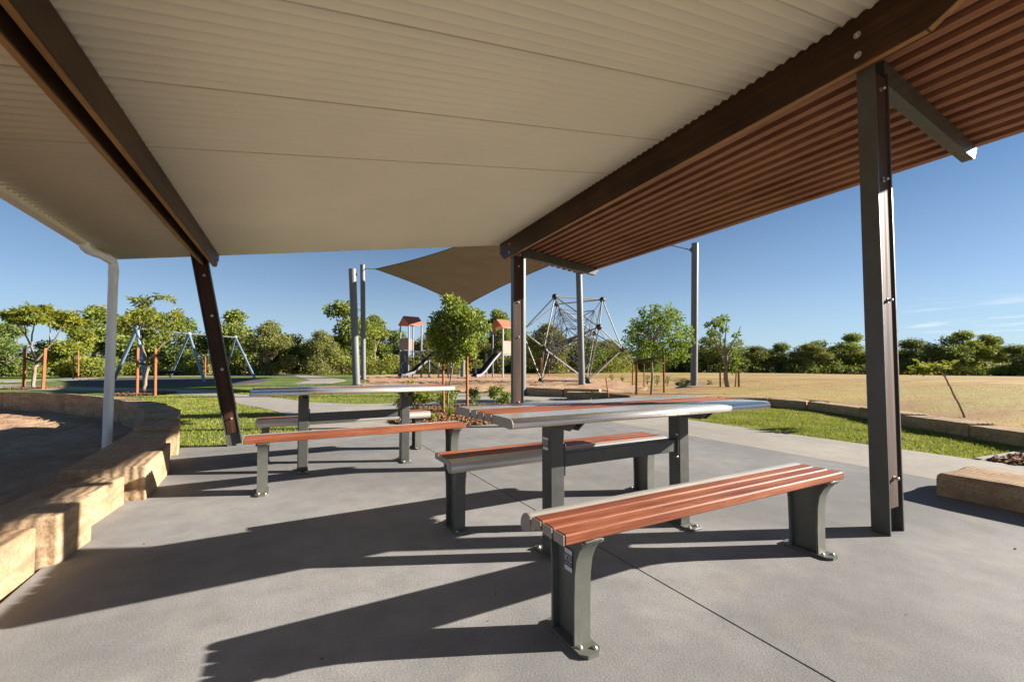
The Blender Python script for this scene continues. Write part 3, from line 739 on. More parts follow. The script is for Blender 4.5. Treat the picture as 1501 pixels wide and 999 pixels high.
# pergola: tapered steel arms and the slats they carry
def arm(y):
    mb = MB()
    top = lambda x: 3.015-.125*x
    o_ = SK*y
    prof = [(a+o_, b) for a, b in [(.187, top(.187)), (1.72, top(1.72)), (1.76, top(1.76)-.02), (1.70, top(1.70)-.125), (.187, top(.187)-.155)]]
    mb.prism(prof, 'y', y, y+.075); return mb.build('pergola_arm', M['steel'], sh)
def armz(x, y): return 3.015-.125*x-.009*y
a1 = arm(.02); a2 = arm(4.95)
a2.location.z = -.045
for k in range(-1, 13):
    x = .215+k*.128
    mb = MB()
    zf = lambda y: 3.018-.125*x-.0091*y
    pts = [(x-.038, 0), (x+.038, 0), (x+.038, .042), (x-.038, .042)]
    ya, yb = -3.6, 5.5
    vs = [(px+SK*ya, ya, zf(ya)+pz) for px, pz in pts] + [(px+SK*yb, yb, zf(yb)+pz) for px, pz in pts]
    mb.add(vs, [(0, 1, 2, 3), (7, 6, 5, 4), (0, 4, 5, 1), (1, 5, 6, 2), (2, 6, 7, 3), (3, 7, 4, 0)])
    mb.build('slat', M['slat'], sh)
for yy in (.1, 5.03):
    for k in range(13):
        x = .215+k*.128+.041; mb = MB(); z = armz(x, yy)+.004; x += SK*yy
        mb.box(x-.004, x+.022, yy-.02, yy+.02, z, z+.05, .002); mb.build('cleat', M['steel'], a1 if yy < 1 else a2)
        if yy > 1: 
            pass
# dark lining sheet over the battens
mb = MB(); vs = []
for y in (-3.6, 5.48):
    for x in (.02, 1.80):
        for dz in (.047, .055): vs.append((x+SK*y, y, 3.018-.125*x-.0091*y+dz))
mb.add(vs, [(0, 2, 3, 1), (4, 5, 7, 6), (0, 4, 6, 2), (1, 3, 7, 5), (0, 1, 5, 4), (2, 6, 7, 3)])
mb.build('pergola_lining', M['lining'], sh)
# gutter and downpipe
mb = MB()
def gz(y): return roofz(-5.08+SK*y, y)
for (a, b, c, d) in ((-5.06, -5.055, -.028, .05), (-4.975, -4.97, -.028, .013), (-5.055, -4.975, -.033, -.028)):
    vs = [(x-.12+SK*y, y, gz(y)+z) for y in (-2.15, 5.47) for x, z in ((a, c), (b, c), (b, d), (a, d))]
    mb.add(vs, [(0, 1, 2, 3), (7, 6, 5, 4), (0, 4, 5, 1), (1, 5, 6, 2), (2, 6, 7, 3), (3, 7, 4, 0)])
mb.box(-5.038, -4.948, 5.468, 5.474, gz(5.47)-.033, gz(5.47)+.045, .001)
mb.build('gutter', M['roof'], sh)
mb = MB()
p = [(-5.0, 4.66, 2.262), (-5.0, 4.665, 2.238), (-4.995, 4.69, 2.212), (-4.985, 4.75, 2.2), (-4.92, 5.03, 2.195), (-4.90, 5.10, 2.183), (-4.893, 5.14, 2.155), (-4.89, 5.155, 2.11), (-4.89, 5.16, 2.04), (-4.89, 5.16, -.3)]
mb.tube(p, .044, 24); dp = mb.build('downpipe', M['pipe'], sh)
mb = MB(); mb.tube([(-4.89, 5.16, 2.0), (-4.89, 5.16, 2.09)], .048, 24); mb.build('pipe_collar', M['pipe'], dp)
mb = MB(); mb.tube([(-4.985, 4.75, 2.2), (-4.96, 4.86, 2.198)], .048, 24); mb.build('pipe_collar', M['pipe'], dp)

# ------------------------------------------------------------------ shade sails and their masts
def mast(px_b, py_b, px_t, py_t, rad, label, D=None, lean_d=0.0, base=None):
    b = base if base is not None else gp(px_b, py_b); D = depth_of(b)
    t = at_d(px_t, py_t, D+lean_d)
    o = thing('shade_mast', label, 'mast', b, 0, 'steel masts of the shade sails')
    mb = MB(); v = t-b; mb.tube([(0, 0, -.2), v], rad, 20); pl = mb.build('pole', M['shadepost'], o)
    mb = MB(); d = v.normalized(); mb.tube([v, v+d*.02], rad*1.04, 20); mb.build('cap', M['shadepost'], o)
    mb = MB(); mb.tube([d*.02, d*.05], rad*1.35, 20); mb.build('base_plate', M['shadepost'], o)
    e = v-d*.22; side = Vector((1, -.3, 0)).normalized()
    mb = MB(); s_ = -1 if px_t > 900 else 1
    right = Vector((math.cos(YAW), -math.sin(YAW), 0))*s_
    mb.box(-.02, .02, -.02, .02, -.09, .09, .004, Matrix.Translation(e+right*(rad+.02))); mb.sphere(e+right*(rad+.05), .05, 10); mb.build('bracket', M['shadepost'], o)
    return o, b+v, b+e+right*(rad+.06)
m1 = mast(523, 564, 516.5, 395, .17, 'thicker grey leaning shade mast, left of a pair beyond the far table')
m2 = mast(533, 556, 531.5, 388.5, .15, 'slimmer grey shade mast just right of the leaning one')
m3 = mast(1017, 573, 1018.8, 357.5, .122, 'tall grey shade mast standing at the edge of the dry field')
m4 = mast(853, 564, 848, 372, .15, 'grey shade mast behind the climbing net', base=gp(853, 564))
m5 = mast(765.5, 579, 765, 318, .125, 'grey shade mast hidden behind the middle shelter post')
m6 = mast(678, 552, 679, 446, .17, 'short grey shade mast behind the garden tree crown')
def sail(name, label, C, sag, n=22, edge=.055, seam=True):
    C = [Vector(c) for c in C]; cen = sum(C, Vector())/4
    V = []
    for i in range(n+1):
        for j in range(n+1):
            u, v = i/n, j/n
            # catenary edges pull towards the centre
            p = C[0]*(1-u)*(1-v)+C[1]*u*(1-v)+C[2]*u*v+C[3]*(1-u)*v
            k = edge*(4*u*(1-u)*(1-abs(2*v-1)**0*1)*0 + 1)
            eu = 4*u*(1-u); ev = 4*v*(1-v)
            w_ = max(eu*(1-ev), ev*(1-eu))
            p = p + (cen-p)*edge*1.6*w_
            p.z += sag*eu*ev
            V.append(p)
    F_ = [(i*(n+1)+j, (i+1)*(n+1)+j, (i+1)*(n+1)+j+1, i*(n+1)+j+1) for i in range(n) for j in range(n)]
    mb = MB(); N0 = len(V); mb.add(V + [p+Vector((0, 0, .012)) for p in V], F_ + [tuple(N0+k for k in f[::-1]) for f in F_], True)
    o = mb.build(name, M['sail']); tag(o, label, 'shade sail', 'brown shade sails over the playground')
    mb = MB()
    for e in (0, n): mb.tube([V[e*(n+1)+j] for j in range(n+1)], .022, 6); mb.tube([V[i*(n+1)+e] for i in range(n+1)], .022, 6)
    mb.build('edge_cable', M['rope'], o)
    return o
def pull(a, c, k): return a + (c-a).normalized()*k
A = m2[2]; Dl = m6[1]-Vector((0, 0, .25)); C2 = m4[1]-Vector((0, 0, .1)); E_ = m5[1]-Vector((0, 0, .1))
cen = (A+Dl+C2+E_)/4
s1 = sail('shade_sail', 'large brown shade sail dipping to a low corner over the garden tree', [pull(A, cen, .8), pull(Dl, cen, .3), pull(C2, cen, .5), pull(E_, cen, .5)], .15)
T3 = m3[2]; cen3 = (T3+E_)/2
tgt = at_d(945, 350, 17.5)
s2 = sail('shade_sail', 'narrow tip of a second brown sail chained to the right mast', [pull(T3, tgt, .75), at_d(900, 352, 20.0), at_d(800, 300, 17.5), at_d(905, 330, 15.2)], .0, 14, .05)
for (p0, p1, par) in ((T3, pull(T3, tgt, .75), m3[0]), (A, pull(A, cen, .8), m2[0])):
    mb = MB(); mb.tube([p0-par.location, p1-par.location], .018, 6)
    for k in range(7):
        mb.sphere((p0+(p1-p0)*(k/6))-par.location, .028, 6)
    mb.build('chain', M['shadepost'], par)

# ------------------------------------------------------------------ climbing net dome
DC = gp(838, 560); 
DD = depth_of(DC); pxm = F_PX/DD; RR = 74/pxm
dome = thing('climbing_net', 'tall rope climbing net in a faceted tubular frame with dark ball joints', 'climbing frame', (DC.x, DC.y, 0))
right = Vector((math.cos(YAW), -math.sin(YAW), 0)); fwd = Vector((math.sin(YAW), math.cos(YAW), 0))
def ico(az0):
    out = []
    for z, r, a0 in ((.7947, .607, 0), (.1876, .982, 60), (-.1876, .982, 0), (-.7947, .607, 60)):
        for k in range(3):
            a = R(a0+120*k+az0)
            out.append((right*math.cos(a)+fwd*math.sin(a))*(r*RR)+Vector((0, 0, (z+.7947)*RR+.10)))
    return out
IV = ico(-8)
el = min((IV[i]-IV[j]).length for i in range(12) for j in range(i))*1.05
ED = [(i, j) for i in range(12) for j in range(i) if (IV[i]-IV[j]).length < el]
mb = MB()
for i, j in ED: mb.tube([IV[i], IV[j]], .031, 8)
mb.build('frame', M['domesteel'], dome)
for p in IV:
    mb = MB(); mb.sphere(p, .15, 14); mb.build('ball_joint', M['black'], dome)
mb = MB(); ctr = Vector((0, 0, .7947*RR+.10))
def inner(p, k): return ctr+(p-ctr)*k
for p in IV: mb.tube([p, ctr], .016, 5, False)
for k in (.30, .52, .74):
    for i, j in ED:
        a, b = inner(IV[i], k), inner(IV[j], k); m_ = (a+b)/2; m_ = m_+(ctr-m_)*.08; mb.tube([a, m_, b], .015, 5, False)
for i, j in ED:
    m_ = (IV[i]+IV[j])/2; q_ = inner((IV[i]+IV[j])/2, .74); mb.tube([inner(IV[i], .74), inner((IV[i]+IV[j])/2, .5), inner(IV[j], .74)], .013, 5, False)
mb.build('rope_net', M['rope'], dome)

# ------------------------------------------------------------------ swing set
def wx(px, py, D, base): return at_d(px, py, D)-base
S0 = gp(300, 558.5); sw = thing('swing_set', 'three-frame blue steel swing set with basket seat behind the left sapling', 'swing', (S0.x, S0.y, 0))
fr = []
for (ax_, ay, f1, f2) in ((201, 481, (163, 563), (214, 566)), (277, 489, (249, 552.5), (300, 559)), (345, 494, (331, 549), (374, 554))):
    ba, bb = gp(*f1), gp(*f2); Dm = (depth_of(ba)+depth_of(bb))/2
    ap = at_d(ax_, ay, Dm); fr.append(ap)
    for fpt in (ba, bb):
        mb = MB(); mb.tube([fpt-Vector((0, 0, .05))-sw.location, ap-sw.location], .075, 12); mb.build('leg', M['swingblue'], sw)
    mb = MB(); mb.sphere(ap-sw.location, .14, 12); mb.build('top_joint', M['swingblue'], sw)
mb = MB(); mb.tube([fr[0]-sw.location, fr[1]-sw.location, fr[2]-sw.location], .05, 10); mb.build('top_bar', M['shadepost'], sw)
def lerp(a, b, t): return a+(b-a)*t
bs = MB(); ca = lerp(fr[0], fr[1], .56); cb_ = Vector((ca.x, ca.y, .52))
rim = []
for k in range(25):
    a = 2*math.pi*k/24; rim.append(cb_+Vector((math.cos(a)*.6, math.sin(a)*.6, 0))-sw.location)
bs.tube(rim, .07, 8, False)
bs.sphere(cb_-Vector((0, 0, .02))-sw.location, .55, 16, .12); seat = bs.build('basket_seat', M['black'], sw)
mb = MB()
for k in range(4):
    a = R(45+90*k); e = cb_+Vector((math.cos(a)*.6, math.sin(a)*.6, 0)); t_ = lerp(fr[0], fr[1], .42 if k in (1, 2) else .70)
    mb.tube([e-sw.location, t_-sw.location], .014, 6)
mb.build('chain', M['rope'], sw)
for t_ in (.42, .62):
    c = lerp(fr[1], fr[2], t_); mb = MB()
    d = (fr[2]-fr[1]).normalized()*.22
    for s_ in (-1, 1): mb.tube([c+d*s_-sw.location, Vector((c.x, c.y, .55))+Vector((d.x, d.y, 0))*s_-sw.location], .013, 6)
    mb.build('chain', M['rope'], sw)
    mb = MB(); mb.box(-.23, .23, -.08, .08, .53, .56, .01, Matrix.Translation(Vector((c.x, c.y, 0))-sw.location) @ Matrix.Rotation(math.atan2(d.y, d.x), 4, 'Z')); mb.build('flat_seat', M['black'], sw)

# ------------------------------------------------------------------ play structure (two towers joined by a bridge)
PD = 30.0
PB = gp(602, 553.5); PD = depth_of(PB); PB.z = 0
ps = thing('play_structure', 'playground unit with two terracotta-roofed towers, black slides and a bridge', 'play equipment', PB)
k_ = PD/F_PX
def L2(px, z, dd=0.0):
    # local point: pixel column px, height z, dd metres deeper than the tower
    p = at_d(px, 531, PD+dd); return Vector((p.x, p.y, z))-PB
def ptower(pxc, dd, hw, deck, eave, ridge, nm):
    c = L2(pxc, 0, dd); a = hw*1.414
    cs = [c-right*a, c-fwd*a*.9, c+right*a, c+fwd*a*.9]
    for p in cs:
        mb = MB(); mb.tube([p-Vector((0, 0, .1)), p+Vector((0, 0, eave))], .055, 12); mb.build('post', M['playgrey'], ps)
    mb = MB(); mb.prism([(p.x, p.y) for p in cs], 'z', deck-.05, deck); mb.build('deck', M['playgrey'], ps)
    # gable roof: ridge runs left-back to right... two pitched leaves of real thickness
    o_ = 1.22; e = [c+(p-c)*o_ for p in cs]
    r0 = (e[0]+e[1])/2; r1 = (e[2]+e[3])/2
    up = Vector((0, 0, 1))
    mb = MB(); th = .05
    for (x0, x1, s0) in ((e[0], e[3], 1), (e[1], e[2], -1)):
        q = [x0+up*eave, x1+up*eave, r1+up*ridge, r0+up*ridge]
        vs = q+[v+up*th for v in q]
        fs = [(0, 1, 2, 3), (7, 6, 5, 4), (0, 4, 5, 1), (1, 5, 6, 2), (2, 6, 7, 3), (3, 7, 4, 0)]
        if s0 < 0: fs = [f[::-1] for f in fs]
        mb.add(vs, fs)
    mb.build('roof', M['terracotta'], ps)
    return c, cs
c1, cs1 = ptower(602, 0, .52, 1.85, 3.62, 4.22, 'a')
c2, cs2 = ptower(737, .3, .50, 1.62, 3.45, 4.02, 'b')
def panel(p, q, z0, z1, mat_, nm, th=.04):
    d = (q-p); l = d.length; ang = math.atan2(d.y, d.x)
    mb = MB(); mb.box(.06, l-.06, -th/2, th/2, z0, z1, .008, Matrix.Translation(p) @ Matrix.Rotation(ang, 4, 'Z')); return mb.build(nm, mat_, ps)
cw = panel(cs1[0], cs1[1], .08, 1.80, M['navy'], 'climbing_wall', .05)
rr = random.Random(4)
for k in range(9):
    t_ = rr.uniform(.2, .8); p = lerp(cs1[0], cs1[1], t_); n_ = (cs1[1]-cs1[0]).cross(Vector((0, 0, 1))).normalized()
    mb = MB(); mb.sphere(p+n_*.05+Vector((0, 0, .2+1.5*k/9)), .05, 8); mb.sphere(p-n_*.05+Vector((0, 0, .2+1.5*k/9)), .05, 8); mb.build('hold', M['white'], cw)
panel(cs1[0], cs1[1], 1.92, 2.72, M['pinkpanel'], 'side_panel'); panel(cs1[0], cs1[3], 1.92, 2.72, M['pinkpanel'], 'side_panel')
panel(cs2[2], cs2[1], 1.65, 2.55, M['pinkpanel'], 'side_panel'); panel(cs2[3], cs2[2], 1.65, 2.55, M['pinkpanel'], 'side_panel')
def slide(pts, wdt, nm='slide'):
    pts = [Vector(p) for p in pts]; n = len(pts)
    mb = MB()
    d = (pts[-1]-pts[0]); d.z = 0; d.normalize(); s_ = Vector((-d.y, d.x, 0))
    prof = [(-.5, .16), (-.5, 0), (.5, 0), (.5, .16), (.44, .16), (.44, .03), (-.44, .03), (-.44, .16)]
    vs = []; m_ = len(prof)
    for p in pts:
        for a, b in prof: vs.append(p+s_*a*wdt+Vector((0, 0, b)))
    for i in range(n-1):
        for k in range(m_):
            k2 = (k+1) % m_; mb.add([vs[i*m_+k], vs[i*m_+k2], vs[(i+1)*m_+k2], vs[(i+1)*m_+k]], [(0, 1, 2, 3)], mi=(1 if k in (4, 5, 6) else 0))
    mb.add(vs[:m_], [tuple(range(m_))]); mb.add(vs[-m_:], [tuple(range(m_))[::-1]])
    return mb.build(nm, [M['slide'], M['navy']], ps)
mid = L2(652, 0, .9)
slide([mid+Vector((0, 0, 2.0))+right*-.3, lerp(mid, L2(592, 0, -1.0), .25)+Vector((0, 0, 1.72)), lerp(mid, L2(592, 0, -1.0), .55)+Vector((0, 0, .95)), lerp(mid, L2(592, 0, -1.0), .8)+Vector((0, 0, .32)), L2(592, .16, -1.0), L2(586, .14, -1.1)], .62)
slide([L2(729, 1.62, -.3), lerp(L2(729, 0, -.3), L2(698, 0, -1.6), .3)+Vector((0, 0, 1.15)), lerp(L2(729, 0, -.3), L2(698, 0, -1.6), .7)+Vector((0, 0, .42)), lerp(L2(729, 0, -.3), L2(698, 0, -1.6), .88)+Vector((0, 0, .18)), L2(698, .14, -1.6), L2(694.5, .13, -1.75)], .62)
slide([L2(615, 1.55, .6), L2(624, 1.25, .6), L2(634, .75, .5), L2(643, .38, .4), L2(650, .22, .4)], .5, 'small_slide')
for px, z1, dd in ((629, 1.45, -.2), (643, 1.5, -.4), (657, 1.6, -.2), (661, 1.5, 1.4), (672, 1.75, .4), (697.5, 1.9, .2), (713, 1.7, .8)):
    p = L2(px, 0, dd); mb = MB(); mb.tube([p-Vector((0, 0, .1)), p+Vector((0, 0, z1))], .055, 10); mb.build('post', M['playgrey'], ps)
for z in (1.35, 1.9):
    mb = MB(); mb.tube([cs1[2]+Vector((0, 0, z)), L2(640, z-.1, .6), L2(672, z-.1, .4), L2(697.5, z-.05, .2)], .035, 8); mb.build('bridge_rail', M['playgrey'], ps)
mb = MB(); a_, b_ = L2(640, 1.35, .6), L2(697, 1.35, .3); d = b_-a_
mb.box(0, d.length, -.35, .35, -.04, .04, .01, Matrix.Translation(a_) @ Matrix.Rotation(math.atan2(d.y, d.x), 4, 'Z')); mb.build('bridge_deck', M['navy'], ps)
panel(L2(656, 0, .3), L2(667, 0, .2), .3, .72, M['pinkpanel'], 'counter_panel')

# ------------------------------------------------------------------ vegetation
def leaf_mesh(P, Dn, size, rng, asp=.42, droop=.35, spread=.9):
    n = len(P)
    t = Dn*.7 + rng.normal(size=(n, 3))*spread; t[:, 2] -= droop
    t /= np.linalg.norm(t, axis=1, keepdims=True)+1e-9
    r = rng.normal(size=(n, 3)); r[:, 2] *= .35
    b = np.cross(t, r); b /= np.linalg.norm(b, axis=1, keepdims=True)+1e-9
    # keep blades mostly facing up
    nrm = np.cross(t, b)
    L = (size*rng.uniform(.65, 1.3, n))[:, None]; Wd = L*asp*.5
    v = np.stack([P, P+t*L*.45+b*Wd+nrm*L*.06, P+t*L-nrm*L*.05, P+t*L*.45-b*Wd+nrm*L*.06], 1)
    return v.reshape(-1, 3), np.arange(n*4).reshape(-1, 4)
def cloud(clumps, n, rng, shell=.5, flat=.8):
    w_ = np.array([c[1]**2 for c in clumps]); w_ /= w_.sum()
    k = rng.choice(len(clumps), n, p=w_)
    C = np.array([list(c[0]) for c in clumps])[k]; r = np.array([c[1] for c in clumps])[k]
    d = rng.normal(size=(n, 3)); d /= np.linalg.norm(d, axis=1, keepdims=True)
    rad = r*(shell+(1-shell)*rng.uniform(0, 1, n)**.6)*rng.uniform(.75, 1.12, n)
    off = d*rad[:, None]; off[:, 2] *= flat
    return C+off, d
def limb(mb, a, b, r0, r1, rng, wob=.06, n=6, sides=7):
    a, b = Vector(a), Vector(b); L = (b-a).length; pts = []; rs = []
    o = Vector(rng.normal(size=3)*wob*L)
    for i in range(n+1):
        t = i/n; p = a+(b-a)*t+o*math.sin(math.pi*t); p.z -= .04*L*math.sin(math.pi*t)*0
        pts.append(p); rs.append(r0+(r1-r0)*t)
    mb.tube(pts, rs, sides)
def tree_proto(name, seed, H, crown, trunk_h, n, size, leafm, barkm, tr=.14, ncl=11, flat=.75, spread=.35, asp=.45, low=.25):
    rng = np.random.default_rng(seed)
    root = thing(name, '', 'tree')
    clumps = []
    for i in range(ncl):
        a = rng.uniform(0, 2*math.pi); q_ = math.sqrt(rng.uniform(0, 1)); zt = rng.uniform(low, 1)
        env = math.sin(min(1, max(.12, (zt-low)/(1-low)*.85+.18))*math.pi)**.6
        c = Vector((math.cos(a)*crown*q_*env*.78, math.sin(a)*crown*q_*env*.78, H*zt*.9))
        clumps.append((c, crown*rng.uniform(.30, .56)*(1.08-.35*zt)))
    P, Dn = cloud(clumps, n, rng, .25, .8)
    v, f = leaf_mesh(P, Dn, size, rng, asp, .3)
    mb = MB()
    fork = Vector((rng.normal()*.1, rng.normal()*.1, trunk_h))
    limb(mb, (0, 0, -.25), fork, tr, tr*.75, rng, .04)
    for c, r in clumps:
        mid_ = fork+(c-fork)*.5+Vector((0, 0, .1*H*rng.uniform(-.3, .6)))
        limb(mb, fork, mid_, tr*.5, tr*.28, rng, .06, 4, 6); limb(mb, mid_, c, tr*.28, tr*.08, rng, .08, 4, 5)
    mb.build('trunk', barkm, root)
    mesh_np('crown', v, f, leafm, root)
    return root
PROT = {
 'gum': tree_proto('gum_tree', 11, 7, 2.3, 2.2, 9000, .25, M['leaf_gum'], M['bark'], .15, 20, .7, low=.28),
 'gum2': tree_proto('gum_tree', 23, 7, 2.0, 2.4, 7500, .24, M['leaf_gum'], M['bark'], .14, 16, .7, low=.32),
 'olive': tree_proto('bushy_tree', 31, 6, 2.6, 1.0, 12000, .22, M['leaf_olive'], M['bark'], .14, 24, .8, low=.10),
 'dark': tree_proto('dark_tree', 47, 6, 2.5, 1.1, 12000, .24, M['leaf_dark'], M['bark_dark'], .14, 24, .8, low=.08),
 'dark2': tree_proto('dark_tree', 53, 6, 2.3, 1.4, 9500, .24, M['leaf_dark'], M['bark_dark'], .14, 19, .8, low=.15),
 'bush': tree_proto('young_tree', 61, 4, 1.9, .6, 9000, .20, M['leaf_bush'], M['bark'], .07, 14, .8, low=.08),
}
NAT = {'gum': (7, 2.3), 'gum2': (7, 2.0), 'olive': (6, 2.6), 'dark': (6, 2.5), 'dark2': (6, 2.3), 'bush': (4, 1.9)}
used = set()
def bgtree(kind, px, hw, top, D, rz, label, group):
    src = PROT[kind]
    o = src if kind not in used else copy_tree(src)
    used.add(kind)
    p = at_d(px, 531, D); z = float(terr(np.array([p.x]), np.array([p.y]))[0])
    zt = at_d(px, top, D).z
    Hn, Rn = NAT[kind]
    sz = (zt-z)/(Hn*(.86 if group == BGR else .94)); sx_ = hw*D/F_PX/(Rn*1.02)
    o.location = (p.x, p.y, z-.05); o.rotation_euler = (0, 0, rz); o.scale = (sx_, sx_, sz)
    tag(o, label, 'tree', group)
BGL = 'bushland trees behind the playground'; BGR = 'trees along the far side of the dry field'
LIST = [
 ('dark', 12, 46, 476, 34, 0.3, 'dark tree at the left picture edge behind the yellow two-staked sapling', BGL),
 ('gum2', 140, 44, 447, 42, 1.1, 'airy tall tree rising just left of the white downpipe', BGL),
 ('bush', 118, 42, 486, 31, 2.0, 'light green bushy young tree with thin stakes left of the downpipe', BGL),
 ('dark2', 60, 40, 492, 40, .8, 'dark bushy tree between the left sapling and the light green young tree', BGL),
 ('gum', 205, 50, 446, 40, 2.2, 'broad tree behind the left end of the swing set', BGL),
 ('dark', 262, 45, 468, 41, 1.9, 'dark tree behind the middle frame of the swing set', BGL),
 ('gum', 345, 42, 448, 43, 4.0, 'tall gum tree just right of the leaning shelter post', BGL),
 ('olive', 395, 40, 473, 38, .4, 'rounded olive grey tree right of the swing set', BGL),
 ('dark2', 445, 42, 484, 41, 2.7, 'dark tree between the olive grey tree and the tall gum', BGL),
 ('gum', 505, 48, 436, 41, 5.3, 'tallest gum tree directly behind the pair of shade masts', BGL),
 ('gum2', 548, 30, 461, 43, 3.3, 'leafy gum leaning right of the pair of shade masts', BGL),
 ('olive', 470, 34, 486, 37, 3.0, 'olive shrub-like tree left of the pair of shade masts', BGL),
 ('dark', 583, 32, 487, 45, 5.0, 'dark tree beside the left edge of the left play tower', BGL),
 ('olive', 640, 46, 488, 46, 1.4, 'olive tree behind the left slide', BGL),
 ('gum2', 728, 30, 453, 48, .9, 'slender gum tree behind the right play tower', BGL),
 ('olive', 700, 40, 497, 46, 2.4, 'low olive tree between the garden tree and the right tower', BGL),
 ('olive', 803, 40, 476, 45, 3.7, 'olive tree behind the left half of the climbing net', BGL),
 ('dark2', 850, 40, 490, 50, 4.4, 'dark tree behind the mast inside the climbing net', BGL),
 ('olive', 892, 40, 499, 52, 5.6, 'olive tree right of the climbing net', BGL),
 ('dark', 770, 36, 492, 49, 2.9, 'dark tree half hidden by the middle shelter post', BGL),
 ('dark', 950, 40, 503, 66, 1.0, 'dark tree behind the bright green staked tree', BGR),
 ('dark2', 1055, 42, 492, 72, 2.0, 'tall dark tree behind the sparse staked tree', BGR),
 ('dark', 1002, 34, 505, 74, 3.0, 'dark tree directly behind the right shade mast', BGR),
 ('olive', 1108, 32, 511, 74, 4.0, 'low tree just right of the sparse staked tree', BGR),
 ('dark', 1146, 30, 508, 74, 5.0, 'dark tree midway between sparse staked tree and big steel post', BGR),
 ('olive', 1186, 34, 508, 73, .5, 'rounded green tree left of the taller pair by the big steel post', BGR),
 ('dark2', 1215, 34, 498, 76, 1.5, 'taller dark tree left of the big steel post', BGR),
 ('gum', 1252, 36, 490, 76, 2.5, 'light topped tree touching the left edge of the big steel post', BGR),
 ('dark', 1338, 34, 503, 66, 3.5, 'dark tree touching the right edge of the big steel post', BGR),
 ('dark2', 1376, 34, 492, 64, 4.5, 'dark tree above the bent sapling', BGR),
 ('gum', 1412, 36, 487, 64, 5.5, 'highest tree on the right, open topped, right of the bent sapling', BGR),
 ('gum2', 1446, 28, 495, 65, .2, 'umbrella-topped tree second from the right edge', BGR),
 ('dark', 1488, 40, 511, 58, 1.2, 'low dark tree at the right picture edge', BGR),
]
for a in LIST: bgtree(*a)
# undergrowth and the wood behind, which read as one mass
def mass(name, cells, n, size, leafm, seed, label):
    rng = np.random.default_rng(seed); cl = []
    for (px0, px1, D, ztop, zlow, cnt, rad) in cells:
        for k in range(cnt):
            px = rng.uniform(px0, px1); dd = D*rng.uniform(.97, 1.06); p = at_d(px, 531, dd)
            z = float(terr(np.array([p.x]), np.array([p.y]))[0]); h_ = rng.uniform(zlow, ztop)
            r_ = rad*rng.uniform(.6, 1.25); cl.append((Vector((p.x, p.y, z+max(r_*.4, h_-r_*.6))), r_))
    P, Dn = cloud(cl, n, rng, .45, .85); v, f = leaf_mesh(P, Dn, size, rng, .5, .25)
    o = mesh_np(name, v, f, leafm); return tag(o, label, 'undergrowth', None, 'stuff')
mass('undergrowth', [(-30, 330, 37, 1.7, .3, 60, .75), (320, 700, 40, 1.9, .3, 70, .8), (690, 930, 50, 2.0, .3, 45, .9)], 34000, .20, M['leaf_bush'], 5, 'mixed green undergrowth at the foot of the bushland trees')
mass('woodland', [(-40, 330, 47, 3.4, .5, 60, 1.2), (320, 940, 56, 4.2, .5, 110, 1.5), (-900, -40, 42, 4.2, .3, 150, 1.4)], 52000, .36, M['leaf_olive'], 6, 'olive woodland mass behind the bushland trees')
mass('far_woodland', [(900, 1300, 78, 4.6, .3, 110, 1.6), (1300, 1560, 69, 3.6, .3, 70, 1.5), (920, 1300, 72, 2.2, .2, 70, 1.2), (1560, 2500, 58, 4.0, .2, 180, 1.5)], 64000, .38, M['leaf_dark'], 7, 'dark woodland mass along the far side of the field')
# far hill on the horizon
mb = MB(); pts = []
for k in range(60):
    a = R(-60+k*3); d = 2300; x = math.sin(a+YAW)*d; y = math.cos(a+YAW)*d
    h_ = 18+26*max(0, mnoise.noise(Vector((k*.13, 2, 0)))+.3)+(24 if k > 36 else 0)
    pts.append((x, y, h_))
vs = []; 
for x, y, h_ in pts: vs += [(x*.9, y*.9, -6), (x, y, h_), (x*1.15, y*1.15, -6)]
mb.add(vs, [(3*i, 3*i+3, 3*i+4, 3*i+1) for i in range(59)] + [(3*i+1, 3*i+4, 3*i+5, 3*i+2) for i in range(59)], True)
tag(mb.build('hills', M['hill']), kind='structure')

def staked_tree(name, label, base, D, trunk, limbs, clumps, n, size, leafm, barkm, seed, depth_spread=.6, asp=.42, droop=.4, shell=.3, flat=.8):
    # trunk/limb points and clump centres given as surveyed columns/heights at the tree's own distance
    rng = np.random.default_rng(seed)
    b = base.copy(); z0 = b.z
    root = thing(name, label, 'tree', b)
    def L(px, py, dd=0.0): 
        p = at_d(px, py, D+dd); return p-b
    mb = MB()
    for pts, r0, r1 in trunk + limbs:
        P_ = [L(*p) for p in pts]; P2 = []
        for i in range(len(P_)-1):
            for k in range(3): P2.append(lerp(P_[i], P_[i+1], k/3)+Vector(rng.normal(size=3)*r1*.5)*(0 if i == 0 and k == 0 else 1))
        P2.append(P_[-1]); m_ = len(P2)
        mb.tube(P2, [r0+(r1-r0)*i/(m_-1) for i in range(m_)], 8)
    cl = []
    for (px, py, rp) in clumps:
        dd = rng.uniform(-depth_spread, depth_spread); cl.append((L(px, py, dd), rp*D/F_PX))
        nodes = [(L(*p), r1) for pts, r0, r1 in (limbs or trunk) for p in pts[1:]]
        nodes = [q for q in nodes if q[0].z < cl[-1][0].z+.15] or nodes
        e, er = min(nodes, key=lambda q: (q[0]-cl[-1][0]).length)
        if limbs or (px+py) % 3 == 0 or rp > 18:
            mb.tube([e, lerp(e, cl[-1][0], .5)+Vector((0, 0, .04)), cl[-1][0]], [er*.8, er*.5, .003], 5)
    mb.build('trunk', barkm, root)
    P, Dn = cloud(cl, n, rng, shell, flat); v, f = leaf_mesh(P, Dn, size, rng, asp, droop, .8)
    mesh_np('crown', v, f, leafm, root)
    return root
rg = random.Random(77)
